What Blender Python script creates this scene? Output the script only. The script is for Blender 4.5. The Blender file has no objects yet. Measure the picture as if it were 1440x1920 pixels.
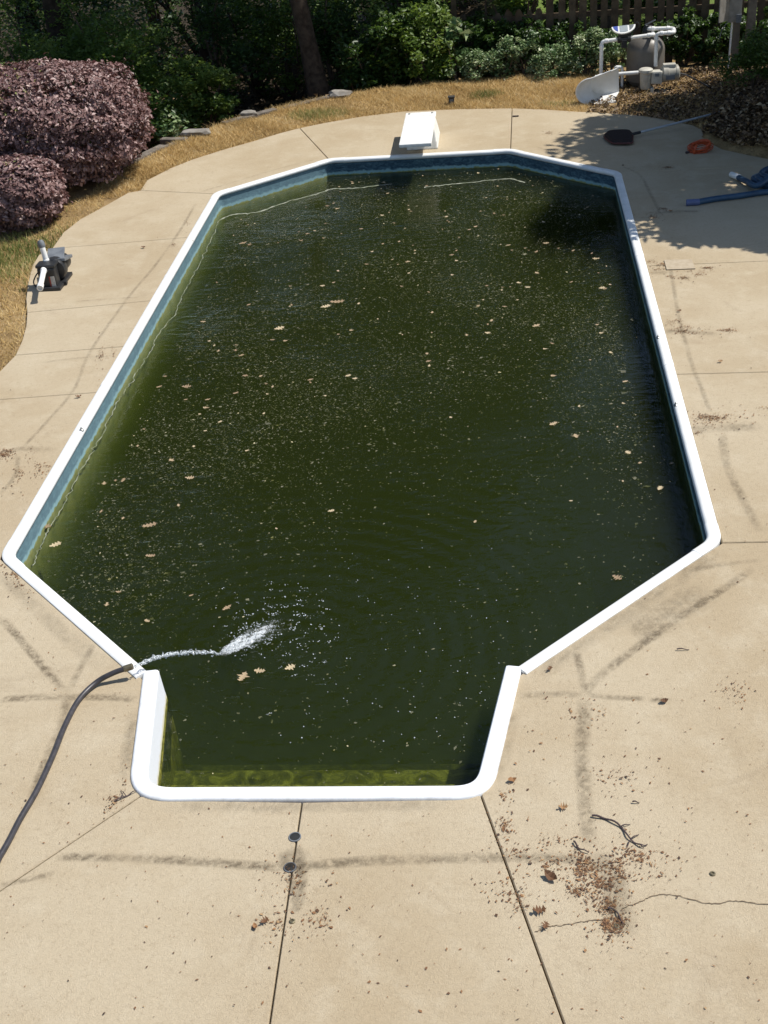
import bpy, bmesh, math, random
import numpy as np
from mathutils import Vector
rng = np.random.default_rng(7); random.seed(7)
sc = bpy.context.scene
col = sc.collection

# ------------------------------------------------------------------ camera
CF, CPITCH, CROLL, CYAW = 2369.9, 0.555856, -0.0889131, -0.1214937
CC = np.array([1.24533, -7.88731, 5.27365])
_fw = np.array([math.sin(CYAW)*math.cos(CPITCH), math.cos(CYAW)*math.cos(CPITCH), -math.sin(CPITCH)])
_r = np.array([math.cos(CYAW), -math.sin(CYAW), 0.0]); _u = np.cross(_r, _fw)
_R = _r*math.cos(CROLL) + _u*math.sin(CROLL); _U = -_r*math.sin(CROLL) + _u*math.cos(CROLL)
cam_d = bpy.data.cameras.new('camera'); cam = bpy.data.objects.new('camera', cam_d); col.objects.link(cam)
cam_d.sensor_fit = 'VERTICAL'; cam_d.sensor_height = 24.0; cam_d.lens = 24.0*CF/1920.0
cam_d.clip_start = 0.1; cam_d.clip_end = 1500
from mathutils import Matrix
M = Matrix(((_R[0], _U[0], -_fw[0], CC[0]), (_R[1], _U[1], -_fw[1], CC[1]), (_R[2], _U[2], -_fw[2], CC[2]), (0, 0, 0, 1)))
cam.matrix_world = M
sc.camera = cam

def ray(x, y): return _fw + _R*(x-720)/CF - _U*(y-960)/CF
def gp(x, y, z=0.0):                     # pixel -> point on the horizontal plane z
    d = ray(x, y); t = (z-CC[2])/d[2]; return CC + d*t
def gy(x, y, Y):                         # pixel -> point on the upright plane y = Y
    d = ray(x, y); t = (Y-CC[1])/d[1]; return CC + d*t

# ------------------------------------------------------------------ light
SUN = np.array([0.585, 0.14, 1.0]); SUN = SUN/np.linalg.norm(SUN)
EL = math.asin(SUN[2]); AZ = math.atan2(SUN[0], SUN[1])
w = bpy.data.worlds.new('World'); sc.world = w; w.use_nodes = True
nt = w.node_tree; bg = nt.nodes['Background']
sky = nt.nodes.new('ShaderNodeTexSky'); sky.sky_type = 'NISHITA'; sky.sun_disc = False
sky.sun_elevation = EL; sky.sun_rotation = AZ; sky.air_density = 1.0; sky.dust_density = 0.7; sky.ozone_density = 1.2
nt.links.new(sky.outputs[0], bg.inputs[0]); bg.inputs[1].default_value = 0.11
sl = bpy.data.lights.new('sun', 'SUN'); so = bpy.data.objects.new('sun', sl); col.objects.link(so)
sl.energy = 4.8; sl.angle = math.radians(0.53); sl.color = (1.0, 0.955, 0.885)
so.rotation_euler = Vector((-SUN[0], -SUN[1], -SUN[2])).to_track_quat('-Z', 'Y').to_euler(); so.location = (20, 5, 30)
sc.view_settings.view_transform = 'Standard'; sc.view_settings.look = 'None'
sc.view_settings.gamma = 1; sc.view_settings.use_curve_mapping = False
sc.view_settings.exposure = 0.14
sc.cycles.use_denoising = True
sc.cycles.volume_bounces = 1; sc.cycles.max_bounces = 8; sc.cycles.transparent_max_bounces = 12
sc.cycles.caustics_reflective = False; sc.cycles.caustics_refractive = False
sc.cycles.sample_clamp_indirect = 4.0

# ------------------------------------------------------------------ helpers
def tag(o, label=None, cat=None, group=None, kind=None):
    if label: o['label'] = label
    if cat: o['category'] = cat
    if group: o['group'] = group
    if kind: o['kind'] = kind
    return o
def empty(name, loc, label, cat, group=None):
    o = bpy.data.objects.new(name, None); col.objects.link(o); o.location = loc
    o.empty_display_size = 0.1
    return tag(o, label, cat, group)
def wloc(o):
    v = Vector((0, 0, 0))
    while o is not None: v = v + o.location; o = o.parent
    return np.array(v)
class MB:
    """collects world-space geometry; build() links it as one mesh object"""
    def __init__(s): s.v = []; s.f = []; s.m = []; s.t = []
    def add(s, vs, fs, tint=None):
        n = len(s.v); s.v.extend([tuple(map(float, q)) for q in vs]); s.f.extend([tuple(i+n for i in f) for f in fs])
        s.t.extend([0.5 if tint is None else tint]*len(vs)); return s
    def box(s, c, size, rot=0.0, rx=0.0):
        hx, hy, hz = [q/2 for q in size]; vs = []
        for x in (-hx, hx):
            for y in (-hy, hy):
                for z in (-hz, hz):
                    y2 = y*math.cos(rx)-z*math.sin(rx); z2 = y*math.sin(rx)+z*math.cos(rx)
                    vs.append((c[0]+x*math.cos(rot)-y2*math.sin(rot), c[1]+x*math.sin(rot)+y2*math.cos(rot), c[2]+z2))
        return s.add(vs, [(0, 1, 3, 2), (4, 6, 7, 5), (0, 4, 5, 1), (2, 3, 7, 6), (0, 2, 6, 4), (1, 5, 7, 3)])
    def tube(s, path, r, seg=10, caps=True):
        P = [np.array(p, float) for p in path]; n = len(P); rs = r if hasattr(r, '__len__') else [r]*n
        T = []
        for i in range(n):
            t = P[min(i+1, n-1)]-P[max(i-1, 0)]; T.append(t/(np.linalg.norm(t)+1e-12))
        a = np.array([0, 0, 1.0]) if abs(T[0][2]) < 0.9 else np.array([1.0, 0, 0])
        N = a-T[0]*(a@T[0]); N /= np.linalg.norm(N); vs = []
        for i in range(n):
            N = N-T[i]*(N@T[i]); N /= np.linalg.norm(N)+1e-12; B = np.cross(T[i], N)
            for k in range(seg):
                an = 2*math.pi*k/seg; vs.append(P[i]+(N*math.cos(an)+B*math.sin(an))*rs[i])
        fs = []
        for i in range(n-1):
            for k in range(seg):
                a0 = i*seg+k; b0 = i*seg+(k+1) % seg; fs.append((a0, b0, b0+seg, a0+seg))
        if caps: fs.append(tuple(range(seg-1, -1, -1))); fs.append(tuple((n-1)*seg+k for k in range(seg)))
        return s.add(vs, fs)
    def lathe(s, c, prof, seg=24, axis='z', dirv=None):
        """prof: list of (radius, height) along axis through c"""
        if dirv is None: dirv = {'z': (0, 0, 1), 'x': (1, 0, 0), 'y': (0, 1, 0)}[axis]
        d = np.array(dirv, float); d /= np.linalg.norm(d)
        a = np.array([0, 0, 1.0]) if abs(d[2]) < 0.9 else np.array([1.0, 0, 0])
        n1 = a-d*(a@d); n1 /= np.linalg.norm(n1); n2 = np.cross(d, n1); c = np.array(c, float); vs = []
        for (r, h) in prof:
            for k in range(seg):
                an = 2*math.pi*k/seg; vs.append(c+d*h+(n1*math.cos(an)+n2*math.sin(an))*r)
        fs = []
        for i in range(len(prof)-1):
            for k in range(seg):
                a0 = i*seg+k; b0 = i*seg+(k+1) % seg; fs.append((a0, b0, b0+seg, a0+seg))
        fs.append(tuple(range(seg-1, -1, -1))); fs.append(tuple((len(prof)-1)*seg+k for k in range(seg)))
        return s.add(vs, fs)
    def prism(s, poly, z0, z1):
        n = len(poly); vs = [(p[0], p[1], z0) for p in poly]+[(p[0], p[1], z1) for p in poly]
        return s.add(vs, [tuple(range(n-1, -1, -1)), tuple(range(n, 2*n))]+[(i, (i+1) % n, n+(i+1) % n, n+i) for i in range(n)])
    def build(s, name, mat, parent=None, smooth=False, bevel=0.0, kind=None, origin=None):
        base = wloc(parent) if parent else (np.array(origin, float) if origin is not None else np.zeros(3))
        me = bpy.data.meshes.new(name)
        v = np.array(s.v)-base
        me.from_pydata(v.tolist(), [], s.f); me.update()
        bm = bmesh.new(); bm.from_mesh(me); bmesh.ops.recalc_face_normals(bm, faces=bm.faces)
        if bevel: bmesh.ops.bevel(bm, geom=list(bm.edges), offset=bevel, segments=2, affect='EDGES', profile=0.6, clamp_overlap=True)
        bm.to_mesh(me); bm.free()
        if not bevel:
            at = me.attributes.new('tint', 'FLOAT', 'POINT')
            if len(at.data) == len(s.t): at.data.foreach_set('value', np.array(s.t, np.float32))
        if smooth:
            me.polygons.foreach_set('use_smooth', np.ones(len(me.polygons), bool))
            try: me.set_sharp_from_angle(angle=math.radians(40))
            except Exception: pass
        me.materials.append(mat)
        o = bpy.data.objects.new(name, me); col.objects.link(o)
        if parent: o.parent = parent
        elif origin is not None: o.location = origin
        if kind: o['kind'] = kind
        return o
def np_mesh(name, V, Fq, mat, parent=None, tint=None, kind=None, smooth=False, origin=None):
    """V (n,3), Fq (m,k) constant-size faces, fast path for leaves and grass"""
    base = wloc(parent) if parent else (np.array(origin, float) if origin is not None else np.zeros(3))
    V = np.asarray(V, np.float64)-base; Fq = np.asarray(Fq, np.int32); k = Fq.shape[1]
    me = bpy.data.meshes.new(name); me.vertices.add(len(V)); me.vertices.foreach_set('co', V.astype(np.float32).ravel())
    me.loops.add(Fq.size); me.loops.foreach_set('vertex_index', Fq.ravel())
    me.polygons.add(len(Fq)); me.polygons.foreach_set('loop_start', np.arange(0, Fq.size, k, dtype=np.int32))
    me.polygons.foreach_set('loop_total', np.full(len(Fq), k, np.int32))
    me.update(calc_edges=True); me.validate()
    if tint is not None:
        at = me.attributes.new('tint', 'FLOAT', 'POINT'); at.data.foreach_set('value', np.asarray(tint, np.float32))
    if smooth: me.polygons.foreach_set('use_smooth', np.ones(len(me.polygons), bool))
    me.materials.append(mat)
    o = bpy.data.objects.new(name, me); col.objects.link(o)
    if parent: o.parent = parent
    elif origin is not None: o.location = origin
    if kind: o['kind'] = kind
    return o
def spline(P, n=8):
    P = [np.array(p, float) for p in P]; out = []
    Q = [2*P[0]-P[1]]+P+[2*P[-1]-P[-2]]
    for i in range(1, len(Q)-2):
        p0, p1, p2, p3 = Q[i-1:i+3]
        for k in range(n):
            t = k/n; out.append(0.5*((2*p1)+(-p0+p2)*t+(2*p0-5*p1+4*p2-p3)*t*t+(-p0+3*p1-3*p2+p3)*t**3))
    out.append(P[-1]); return out
def inpoly(pts, poly):
    pts = np.asarray(pts); x, y = pts[:, 0], pts[:, 1]; ins = np.zeros(len(pts), bool); n = len(poly)
    for i in range(n):
        x0, y0 = poly[i][:2]; x1, y1 = poly[(i+1) % n][:2]
        c = (y0 > y) != (y1 > y)
        ins ^= c & (x < (x1-x0)*(y-y0)/((y1-y0) if y1 != y0 else 1e-9)+x0)
    return ins
def offset_poly(poly, d):
    """positive d moves inward for a counter-clockwise polygon"""
    n = len(poly); P = [np.array(p[:2], float) for p in poly]; out = []
    for i in range(n):
        e0 = P[i]-P[i-1]; e1 = P[(i+1) % n]-P[i]
        n0 = np.array([-e0[1], e0[0]])/(np.linalg.norm(e0)+1e-12); n1 = np.array([-e1[1], e1[0]])/(np.linalg.norm(e1)+1e-12)
        b = n0+n1; L = np.linalg.norm(b)
        b = n0 if L < 1e-6 else b/L
        m = d/max(0.35, b@n0); out.append(P[i]+b*m)
    return out
def area(poly): return 0.5*sum(poly[i-1][0]*poly[i][1]-poly[i][0]*poly[i-1][1] for i in range(len(poly)))
def ccw(poly): return poly if area(poly) > 0 else poly[::-1]
def rounded(poly, r, seg=5, skip=()):
    out = []; n = len(poly); P = [np.array(p[:2], float) for p in poly]
    for i in range(n):
        a = P[i-1]-P[i]; b = P[(i+1) % n]-P[i]; la, lb = np.linalg.norm(a), np.linalg.norm(b); a /= la; b /= lb
        th = math.acos(max(-1, min(1, a@b)))
        rr = r[i] if hasattr(r, '__len__') else r
        t = rr/math.tan(th/2)
        if rr <= 0: out.append(P[i]); continue
        t = min(t, la*.45, lb*.45); p0 = P[i]+a*t; p1 = P[i]+b*t
        for k in range(seg+1):
            u = k/seg; out.append((1-u)**2*p0+2*u*(1-u)*P[i]+u*u*p1)
    return out

# ------------------------------------------------------------------ materials
def newmat(name):
    m = bpy.data.materials.new(name); m.use_nodes = True; n = m.node_tree.nodes; n.clear()
    out = n.new('ShaderNodeOutputMaterial'); return m, m.node_tree, out
class NT:
    def __init__(s, tree): s.t = tree
    def n(s, typ, **kw):
        nd = s.t.nodes.new(typ)
        for k, v in kw.items(): setattr(nd, k, v)
        return nd
    def l(s, a, b): s.t.links.new(a, b)
    def val(s, sock, v):
        if isinstance(v, bpy.types.NodeSocket): s.l(v, sock)
        else: sock.default_value = v
    def math(s, op, a, b=0.0, c=0.0, clamp=False):
        nd = s.n('ShaderNodeMath', operation=op, use_clamp=clamp)
        s.val(nd.inputs[0], a); s.val(nd.inputs[1], b); s.val(nd.inputs[2], c); return nd.outputs[0]
    def mix(s, f, a, b, mode='MIX'):
        nd = s.n('ShaderNodeMix', data_type='RGBA', blend_type=mode); s.val(nd.inputs[0], f)
        s.val(nd.inputs[6], a if isinstance(a, bpy.types.NodeSocket) else (*a, 1)[:4]); s.val(nd.inputs[7], b if isinstance(b, bpy.types.NodeSocket) else (*b, 1)[:4]); return nd.outputs[2]
    def noise(s, vec, scale, detail=4, rough=.55, dist=0.0):
        nd = s.n('ShaderNodeTexNoise'); s.l(vec, nd.inputs['Vector']); nd.inputs['Scale'].default_value = scale
        nd.inputs['Detail'].default_value = detail; nd.inputs['Roughness'].default_value = rough; nd.inputs['Distortion'].default_value = dist
        return nd.outputs['Fac']
    def vor(s, vec, scale, feature='F1', out='Distance', rnd=1.0):
        nd = s.n('ShaderNodeTexVoronoi', feature=feature); s.l(vec, nd.inputs['Vector']); nd.inputs['Scale'].default_value = scale
        nd.inputs['Randomness'].default_value = rnd; return nd.outputs[out]
    def ramp(s, f, stops, interp='LINEAR'):
        nd = s.n('ShaderNodeValToRGB'); s.l(f, nd.inputs[0]); cr = nd.color_ramp; cr.interpolation = interp
        while len(cr.elements) < len(stops): cr.elements.new(0.5)
        for e, (p, c) in zip(cr.elements, stops): e.position = p; e.color = (*c, 1)[:4] if hasattr(c, '__len__') else (c, c, c, 1)
        return nd.outputs[0]
    def smooth(s, f, a, b):
        nd = s.n('ShaderNodeMapRange', interpolation_type='SMOOTHSTEP'); s.l(f, nd.inputs[0])
        nd.inputs[1].default_value = a; nd.inputs[2].default_value = b; return nd.outputs[0]
    def bump(s, h, strength=.3, dist=.01):
        nd = s.n('ShaderNodeBump'); s.l(h, nd.inputs['Height']); nd.inputs['Strength'].default_value = strength; nd.inputs['Distance'].default_value = dist; return nd.outputs[0]
    def pos(s): return s.n('ShaderNodeNewGeometry').outputs['Position']
    def obj(s): return s.n('ShaderNodeTexCoord').outputs['Object']
    def attr(s, name='tint'): return s.n('ShaderNodeAttribute', attribute_name=name).outputs['Fac']
    def scalev(s, v, sx, sy, sz):
        nd = s.n('ShaderNodeMapping'); s.l(v, nd.inputs[0]); nd.inputs['Scale'].default_value = (sx, sy, sz); return nd.outputs[0]
    def pbsdf(s, out, colr, rough=.6, spec=.4, metal=0.0, normal=None, **kw):
        p = s.n('ShaderNodeBsdfPrincipled')
        s.val(p.inputs['Base Color'], colr if isinstance(colr, bpy.types.NodeSocket) else (*colr, 1)[:4]); s.val(p.inputs['Roughness'], rough)
        p.inputs['Specular IOR Level'].default_value = spec; p.inputs['Metallic'].default_value = metal
        if normal is not None: s.l(normal, p.inputs['Normal'])
        for k, v in kw.items(): s.val(p.inputs[k.replace('_', ' ')], v)
        if out is not None: s.l(p.outputs[0], out.inputs[0])
        return p
def simple(name, c1, c2=None, scale=12, rough=.5, spec=.4, bump=.15, bscale=60, metal=0.0, space='obj', dirt=None):
    m, t, out = newmat(name); q = NT(t); v = q.pos() if space == 'pos' else q.obj()
    c2 = c2 or tuple(x*.78 for x in c1)
    f = q.noise(v, scale, 5, .6)
    cl = q.mix(q.smooth(f, .35, .68), c1, c2)
    if dirt is not None:
        cl = q.mix(q.math('MULTIPLY', q.smooth(q.noise(v, scale*.45, 6, .7), .52, .72), .7), cl, dirt)
    rr = q.math('ADD', q.math('MULTIPLY', q.noise(v, scale*2, 3), .25), rough-.12)
    nrm = q.bump(q.noise(v, bscale, 4), bump, .004)
    q.pbsdf(out, cl, rr, spec, metal, nrm); return m
def leafmat(name, stops, rough=.45, trans=.3, tcol=None, spec=.4):
    m, t, out = newmat(name); q = NT(t); a = q.attr()
    c = q.ramp(a, stops)
    p = q.pbsdf(None, c, rough, spec)
    tr = q.n('ShaderNodeBsdfTranslucent'); mx = q.n('ShaderNodeMixShader')
    if tcol: q.l(q.mix(.6, c, tcol), tr.inputs[0])
    else: q.l(c, tr.inputs[0])
    mx.inputs[0].default_value = trans; q.l(p.outputs[0], mx.inputs[1]); q.l(tr.outputs[0], mx.inputs[2]); q.l(mx.outputs[0], out.inputs[0]); return m

# concrete deck
m, t, out = newmat('concrete'); q = NT(t); v = q.pos()
n1 = q.noise(v, .55, 5, .6, .4); n2 = q.noise(v, 3.2, 6, .65); n3 = q.noise(v, 26, 5, .7); n4 = q.noise(v, 150, 3, .6)
cl = q.mix(q.smooth(n1, .36, .66), (.478, .398, .276), (.413, .328, .212))
cl = q.mix(q.math('MULTIPLY', q.smooth(n2, .45, .72), .55), cl, (.52, .445, .32))
cl = q.mix(q.math('MULTIPLY', q.smooth(n3, .50, .74), .34), cl, (.27, .205, .13))
cl = q.mix(q.math('MULTIPLY', q.smooth(q.noise(v, 1.6, 7, .75, .8), .56, .75), .42), cl, (.30, .23, .15))
cl = q.mix(q.math('MULTIPLY', q.smooth(q.vor(v, 120), .0, .22), .22), (.2, .15, .1), cl) if False else cl
spk = q.smooth(q.noise(v, 320, 2, .5), .64, .72)
cl = q.mix(q.math('MULTIPLY', spk, .35), cl, (.16, .12, .085))
wv = q.noise(v, 55, 4, .75, 1.6)
cl = q.mix(q.math('MULTIPLY', q.smooth(wv, .50, .72), .30), cl, (.25, .185, .115))
cl = q.mix(q.math('MULTIPLY', q.smooth(q.noise(v, 70, 5, .75, 2.2), .55, .66), .22), cl, (.62, .54, .42))
cl = q.mix(q.math('MULTIPLY', q.smooth(q.noise(v, 9, 6, .8, 1.0), .58, .72), .28), cl, (.23, .165, .10))
h = q.math('ADD', q.math('MULTIPLY', wv, 1.0), q.math('MULTIPLY', n4, .4))
q.pbsdf(out, cl, .86, .25, 0, q.bump(h, .75, .009)); M_CONC = m

M_COPING = simple('white_vinyl_coping', (.80, .81, .80), (.72, .73, .71), 5, .42, .45, .04, 40, space='pos')
M_FLANGE = simple('white_fibreglass', (.80, .82, .84), (.70, .72, .74), 14, .38, .45, .08, 30, space='pos', dirt=(.62, .63, .62))
# vinyl liner with printed band
m, t, out = newmat('pool_liner'); q = NT(t); v = q.pos(); sx = q.n('ShaderNodeSeparateXYZ'); q.l(v, sx.inputs[0]); z = sx.outputs[2]
sw = q.noise(q.scalev(v, 1, 1, 2.2), 9, 5, .6, 1.8)
blue = q.ramp(sw, [(.28, (.010, .034, .066)), (.48, (.03, .080, .120)), (.62, (.075, .155, .20)), (.78, (.16, .26, .29))])
scal = q.math('ADD', z, q.math('MULTIPLY', q.math('SUBTRACT', q.noise(v, 14, 3, .5, .5), .5), .07))
blue = q.mix(q.smooth(scal, -.155, -.185), blue, (.26, .43, .45))
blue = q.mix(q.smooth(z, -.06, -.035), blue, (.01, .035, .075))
blue = q.mix(q.math('MULTIPLY', q.smooth(sx.outputs[0], -1.25, -1.5), q.math('ADD', .20, q.math('MULTIPLY', q.noise(v, 5, 5, .7), .3))), blue, (.33, .50, .55))   # left panels paler: sunlit brightness painted in, plus some bleaching
alg = q.ramp(q.noise(v, 6, 6, .7, .5), [(.3, (.17, .20, .075)), (.55, (.30, .32, .13)), (.75, (.38, .39, .20))])
cl = q.mix(q.smooth(scal, -.20, -.212), blue, alg)
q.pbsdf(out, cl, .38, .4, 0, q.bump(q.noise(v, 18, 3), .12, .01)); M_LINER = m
# algae coated steps under water
m, t, out = newmat('algae_steps'); q = NT(t); v = q.pos(); sx = q.n('ShaderNodeSeparateXYZ'); q.l(v, sx.inputs[0]); z = sx.outputs[2]
a1 = q.ramp(q.noise(v, 7, 8, .75, 1.0), [(.36, (.035, .04, .008)), (.50, (.16, .16, .03)), (.62, (.40, .39, .09)), (.74, (.60, .58, .24))])
wh = q.mix(q.smooth(q.math('ADD', z, q.math('MULTIPLY', q.noise(v, 20, 4), .06)), -.15, -.17), (.80, .82, .85), (.74, .70, .55))
cl = q.mix(q.smooth(q.math('ADD', z, q.math('MULTIPLY', q.noise(v, 25, 4), .02)), -.195, -.215), wh, a1)
q.pbsdf(out, cl, .5, .4); M_STEP = m
# water: mirror-like skin over a turbid green body
m, t, out = newmat('pool_water'); q = NT(t); v = q.pos()
r1 = q.noise(q.scalev(v, 1.0, 2.1, 1), 2.6, 3, .5, .6); r2 = q.noise(q.scalev(v, 1.0, 1.9, 1), 9, 3, .55, .3)
sp = q.n('ShaderNodeVectorMath', operation='DISTANCE'); q.l(v, sp.inputs[0]); sp.inputs[1].default_value = (-.35, -.95, -.22)
dd = sp.outputs['Value']
ring = q.math('MULTIPLY', q.math('SINE', q.math('ADD', q.math('MULTIPLY', dd, 38), q.math('MULTIPLY', r2, 5))), q.math('POWER', 2.718, q.math('MULTIPLY', dd, -.9)))
calm = q.math('ADD', q.math('MULTIPLY', q.smooth(q.noise(v, .5, 2), .4, .65), .8), .25)
h = q.math('ADD', q.math('MULTIPLY', calm, q.math('ADD', q.math('MULTIPLY', r1, .9), q.math('MULTIPLY', r2, .42))), q.math('MULTIPLY', ring, .16))
nrm = q.bump(h, .8, .035)
fr = q.n('ShaderNodeFresnel'); fr.inputs[0].default_value = 1.333; q.l(nrm, fr.inputs[1])
gl = q.n('ShaderNodeBsdfGlossy'); gl.inputs['Roughness'].default_value = .03; q.l(nrm, gl.inputs['Normal'])
tp = q.n('ShaderNodeBsdfTransparent'); mx = q.n('ShaderNodeMixShader'); q.l(fr.outputs[0], mx.inputs[0]); q.l(tp.outputs[0], mx.inputs[1]); q.l(gl.outputs[0], mx.inputs[2]); q.l(mx.outputs[0], out.inputs['Surface'])
vs = q.n('ShaderNodeVolumeScatter'); vs.inputs['Color'].default_value = (.150, .185, .076, 1); vs.inputs['Density'].default_value = 1.0; vs.inputs['Anisotropy'].default_value = 0.1
va = q.n('ShaderNodeVolumeAbsorption'); va.inputs['Color'].default_value = (.43, .50, .13, 1); va.inputs['Density'].default_value = 3.0
ad = q.n('ShaderNodeAddShader'); q.l(vs.outputs[0], ad.inputs[0]); q.l(va.outputs[0], ad.inputs[1]); q.l(ad.outputs[0], out.inputs['Volume']); M_WATER = m

M_FLAKE = leafmat('floating_flakes', [(0, (.07, .075, .045)), (.5, (.21, .20, .12)), (.85, (.45, .40, .24)), (1, (.62, .55, .32))], .6, .1)
M_FLEAF = leafmat('floating_leaf', [(0, (.22, .15, .09)), (.5, (.40, .29, .17)), (1, (.55, .45, .28))], .6, .15)
M_DLEAF = leafmat('dry_leaf', [(0, (.07, .04, .025)), (.4, (.17, .085, .04)), (.75, (.29, .15, .065)), (1, (.40, .26, .13))], .7, .1)
M_LITTER = leafmat('leaf_litter', [(0, (.04, .027, .017)), (.45, (.12, .075, .04)), (.8, (.30, .20, .11)), (1, (.48, .37, .23))], .75, .1)
M_SCUM = simple('pollen_scum', (.30, .31, .25), (.12, .14, .09), 11, .7, .2)
M_TWIG = simple('twig_bark', (.10, .075, .075), (.055, .04, .04), 40, .8, .2, .4, 90)
M_GRASS = leafmat('dry_grass', [(0, (.26, .17, .065)), (.3, (.50, .345, .14)), (.7, (.68, .50, .22)), (.9, (.74, .58, .32)), (1, (.66, .56, .36))], .7, .35)
M_GGRASS = leafmat('green_grass', [(0, (.10, .14, .03)), (.5, (.22, .26, .07)), (1, (.42, .38, .14))], .6, .3)
M_PURPLE = leafmat('purple_foliage', [(0, (.06, .034, .032)), (.35, (.18, .105, .098)), (.7, (.32, .205, .188)), (.96, (.46, .33, .30)), (1, (.30, .32, .10))], .42, .14, (.30, .11, .10), .35)
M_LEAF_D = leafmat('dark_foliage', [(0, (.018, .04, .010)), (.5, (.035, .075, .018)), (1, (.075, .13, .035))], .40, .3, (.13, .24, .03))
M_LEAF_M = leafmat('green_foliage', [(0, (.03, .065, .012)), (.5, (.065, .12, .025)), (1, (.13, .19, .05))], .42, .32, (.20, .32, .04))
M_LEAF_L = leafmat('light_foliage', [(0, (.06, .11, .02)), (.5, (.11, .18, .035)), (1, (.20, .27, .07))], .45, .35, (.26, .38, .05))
M_LEAF_V = leafmat('variegated_foliage', [(0, (.06, .12, .04)), (.45, (.16, .25, .10)), (.75, (.32, .40, .20)), (1, (.52, .56, .34))], .42, .25)
M_BARK = simple('bark', (.065, .05, .038), (.028, .022, .017), 9, .9, .15, .9, 22, space='pos')
M_STEM = simple('stem_bark', (.13, .095, .07), (.06, .045, .035), 14, .9, .15, .6, 30)
M_TIMBER = simple('weathered_timber', (.20, .175, .15), (.11, .095, .08), 7, .9, .15, .9, 28, dirt=(.28, .25, .21))
M_STONE = simple('pale_stone', (.30, .28, .25), (.20, .18, .155), 9, .9, .2, .8, 26)
M_FENCE = simple('grey_picket_wood', (.125, .092, .062), (.070, .052, .038), 6, .9, .12, .8, 34, dirt=(.16, .125, .09))
M_PVC = simple('white_pvc', (.83, .83, .81), (.76, .76, .73), 9, .38, .45, .03, 60, dirt=(.62, .60, .54))
M_BOARD = simple('white_board', (.80, .80, .77), (.70, .70, .67), 16, .55, .35, .25, 140, dirt=(.56, .54, .49))
M_TANK = simple('grey_tank', (.155, .14, .122), (.12, .11, .096), 6, .42, .4, .05, 40)
M_BLACK = simple('black_plastic', (.018, .019, .021), (.03, .031, .033), 14, .42, .4, .08, 60)
M_GREYP = simple('grey_plastic', (.17, .185, .20), (.11, .12, .135), 10, .5, .35, .1, 50)
M_MOTOR = simple('beige_motor', (.42, .40, .34), (.30, .285, .24), 12, .45, .4, .06, 50)
M_LIDGREY = simple('pump_housing', (.55, .53, .46), (.43, .41, .35), 12, .45, .4, .06, 50)
M_BLUEH = simple('blue_vacuum_hose', (.030, .075, .135), (.02, .05, .095), 8, .45, .4, .05, 50)
M_BCUFF = simple('blue_cuff', (.10, .13, .26), (.08, .10, .20), 8, .45)
M_ORANGE = simple('orange_cord', (.50, .085, .025), (.36, .06, .02), 12, .45, .4, .05, 50)
M_HOSE = simple('black_hose', (.035, .033, .036), (.055, .05, .055), 20, .38, .45, .08, 60)
M_ALU = simple('aluminium_pole', (.45, .50, .55), (.36, .40, .45), 10, .35, .5, .03, 60, metal=.6)
M_MESHN = simple('dark_net', (.022, .017, .017), (.04, .026, .024), 60, .8, .2, .8, 180)
M_REDRIM = simple('dark_red_rim', (.10, .022, .02), (.06, .016, .015), 20, .5)
M_BOX = simple('grey_enclosure', (.33, .31, .28), (.25, .235, .21), 8, .55, .3, .05, 40, dirt=(.2, .18, .15))
M_POST = simple('grey_post', (.21, .185, .15), (.13, .115, .10), 8, .9, .15, .6, 36)
M_BLUEL = simple('blue_label', (.05, .09, .38), (.04, .07, .30), 8, .5)
M_LCD = simple('grey_screen', (.36, .40, .42), (.30, .33, .36), 8, .25)
M_LABEL = simple('silver_label', (.45, .45, .44), (.34, .34, .34), 40, .5)
M_REDL = simple('red_label', (.32, .05, .03), (.25, .04, .03), 30, .5)
M_LAMP = simple('dark_fixture', (.055, .05, .045), (.03, .028, .025), 20, .6)
M_BRASS = simple('old_brass', (.22, .19, .12), (.14, .12, .08), 40, .5, .5, .1, 60, metal=.7)
M_CHROME = simple('dull_steel', (.45, .45, .44), (.35, .35, .34), 30, .35, .5, .05, 60, metal=.8)
M_HOLE = simple('socket_shade', (.012, .014, .014), (.02, .022, .022), 20, .7)
M_LID = simple('skimmer_lid', (.44, .37, .27), (.38, .31, .22), 20, .8, .2, .2, 60)
# wind-blown dirt left on the concrete (tint = coverage across the streak)
m, t, out = newmat('dirt_film'); q = NT(t); v = q.pos(); a = q.attr()
cov = q.math('MULTIPLY', a, q.smooth(q.noise(v, 24, 6, .75, .6), .30, .66))
cov = q.math('MULTIPLY', cov, q.math('ADD', .45, q.math('MULTIPLY', q.smooth(q.noise(v, 2.6, 3), .35, .6), .55)))
df = q.n('ShaderNodeBsdfDiffuse'); df.inputs[0].default_value = (.075, .055, .035, 1)
tp = q.n('ShaderNodeBsdfTransparent'); mx = q.n('ShaderNodeMixShader'); q.l(q.math('MULTIPLY', cov, .55), mx.inputs[0]); q.l(tp.outputs[0], mx.inputs[1]); q.l(df.outputs[0], mx.inputs[2]); q.l(mx.outputs[0], out.inputs[0]); M_DIRT = m
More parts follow.
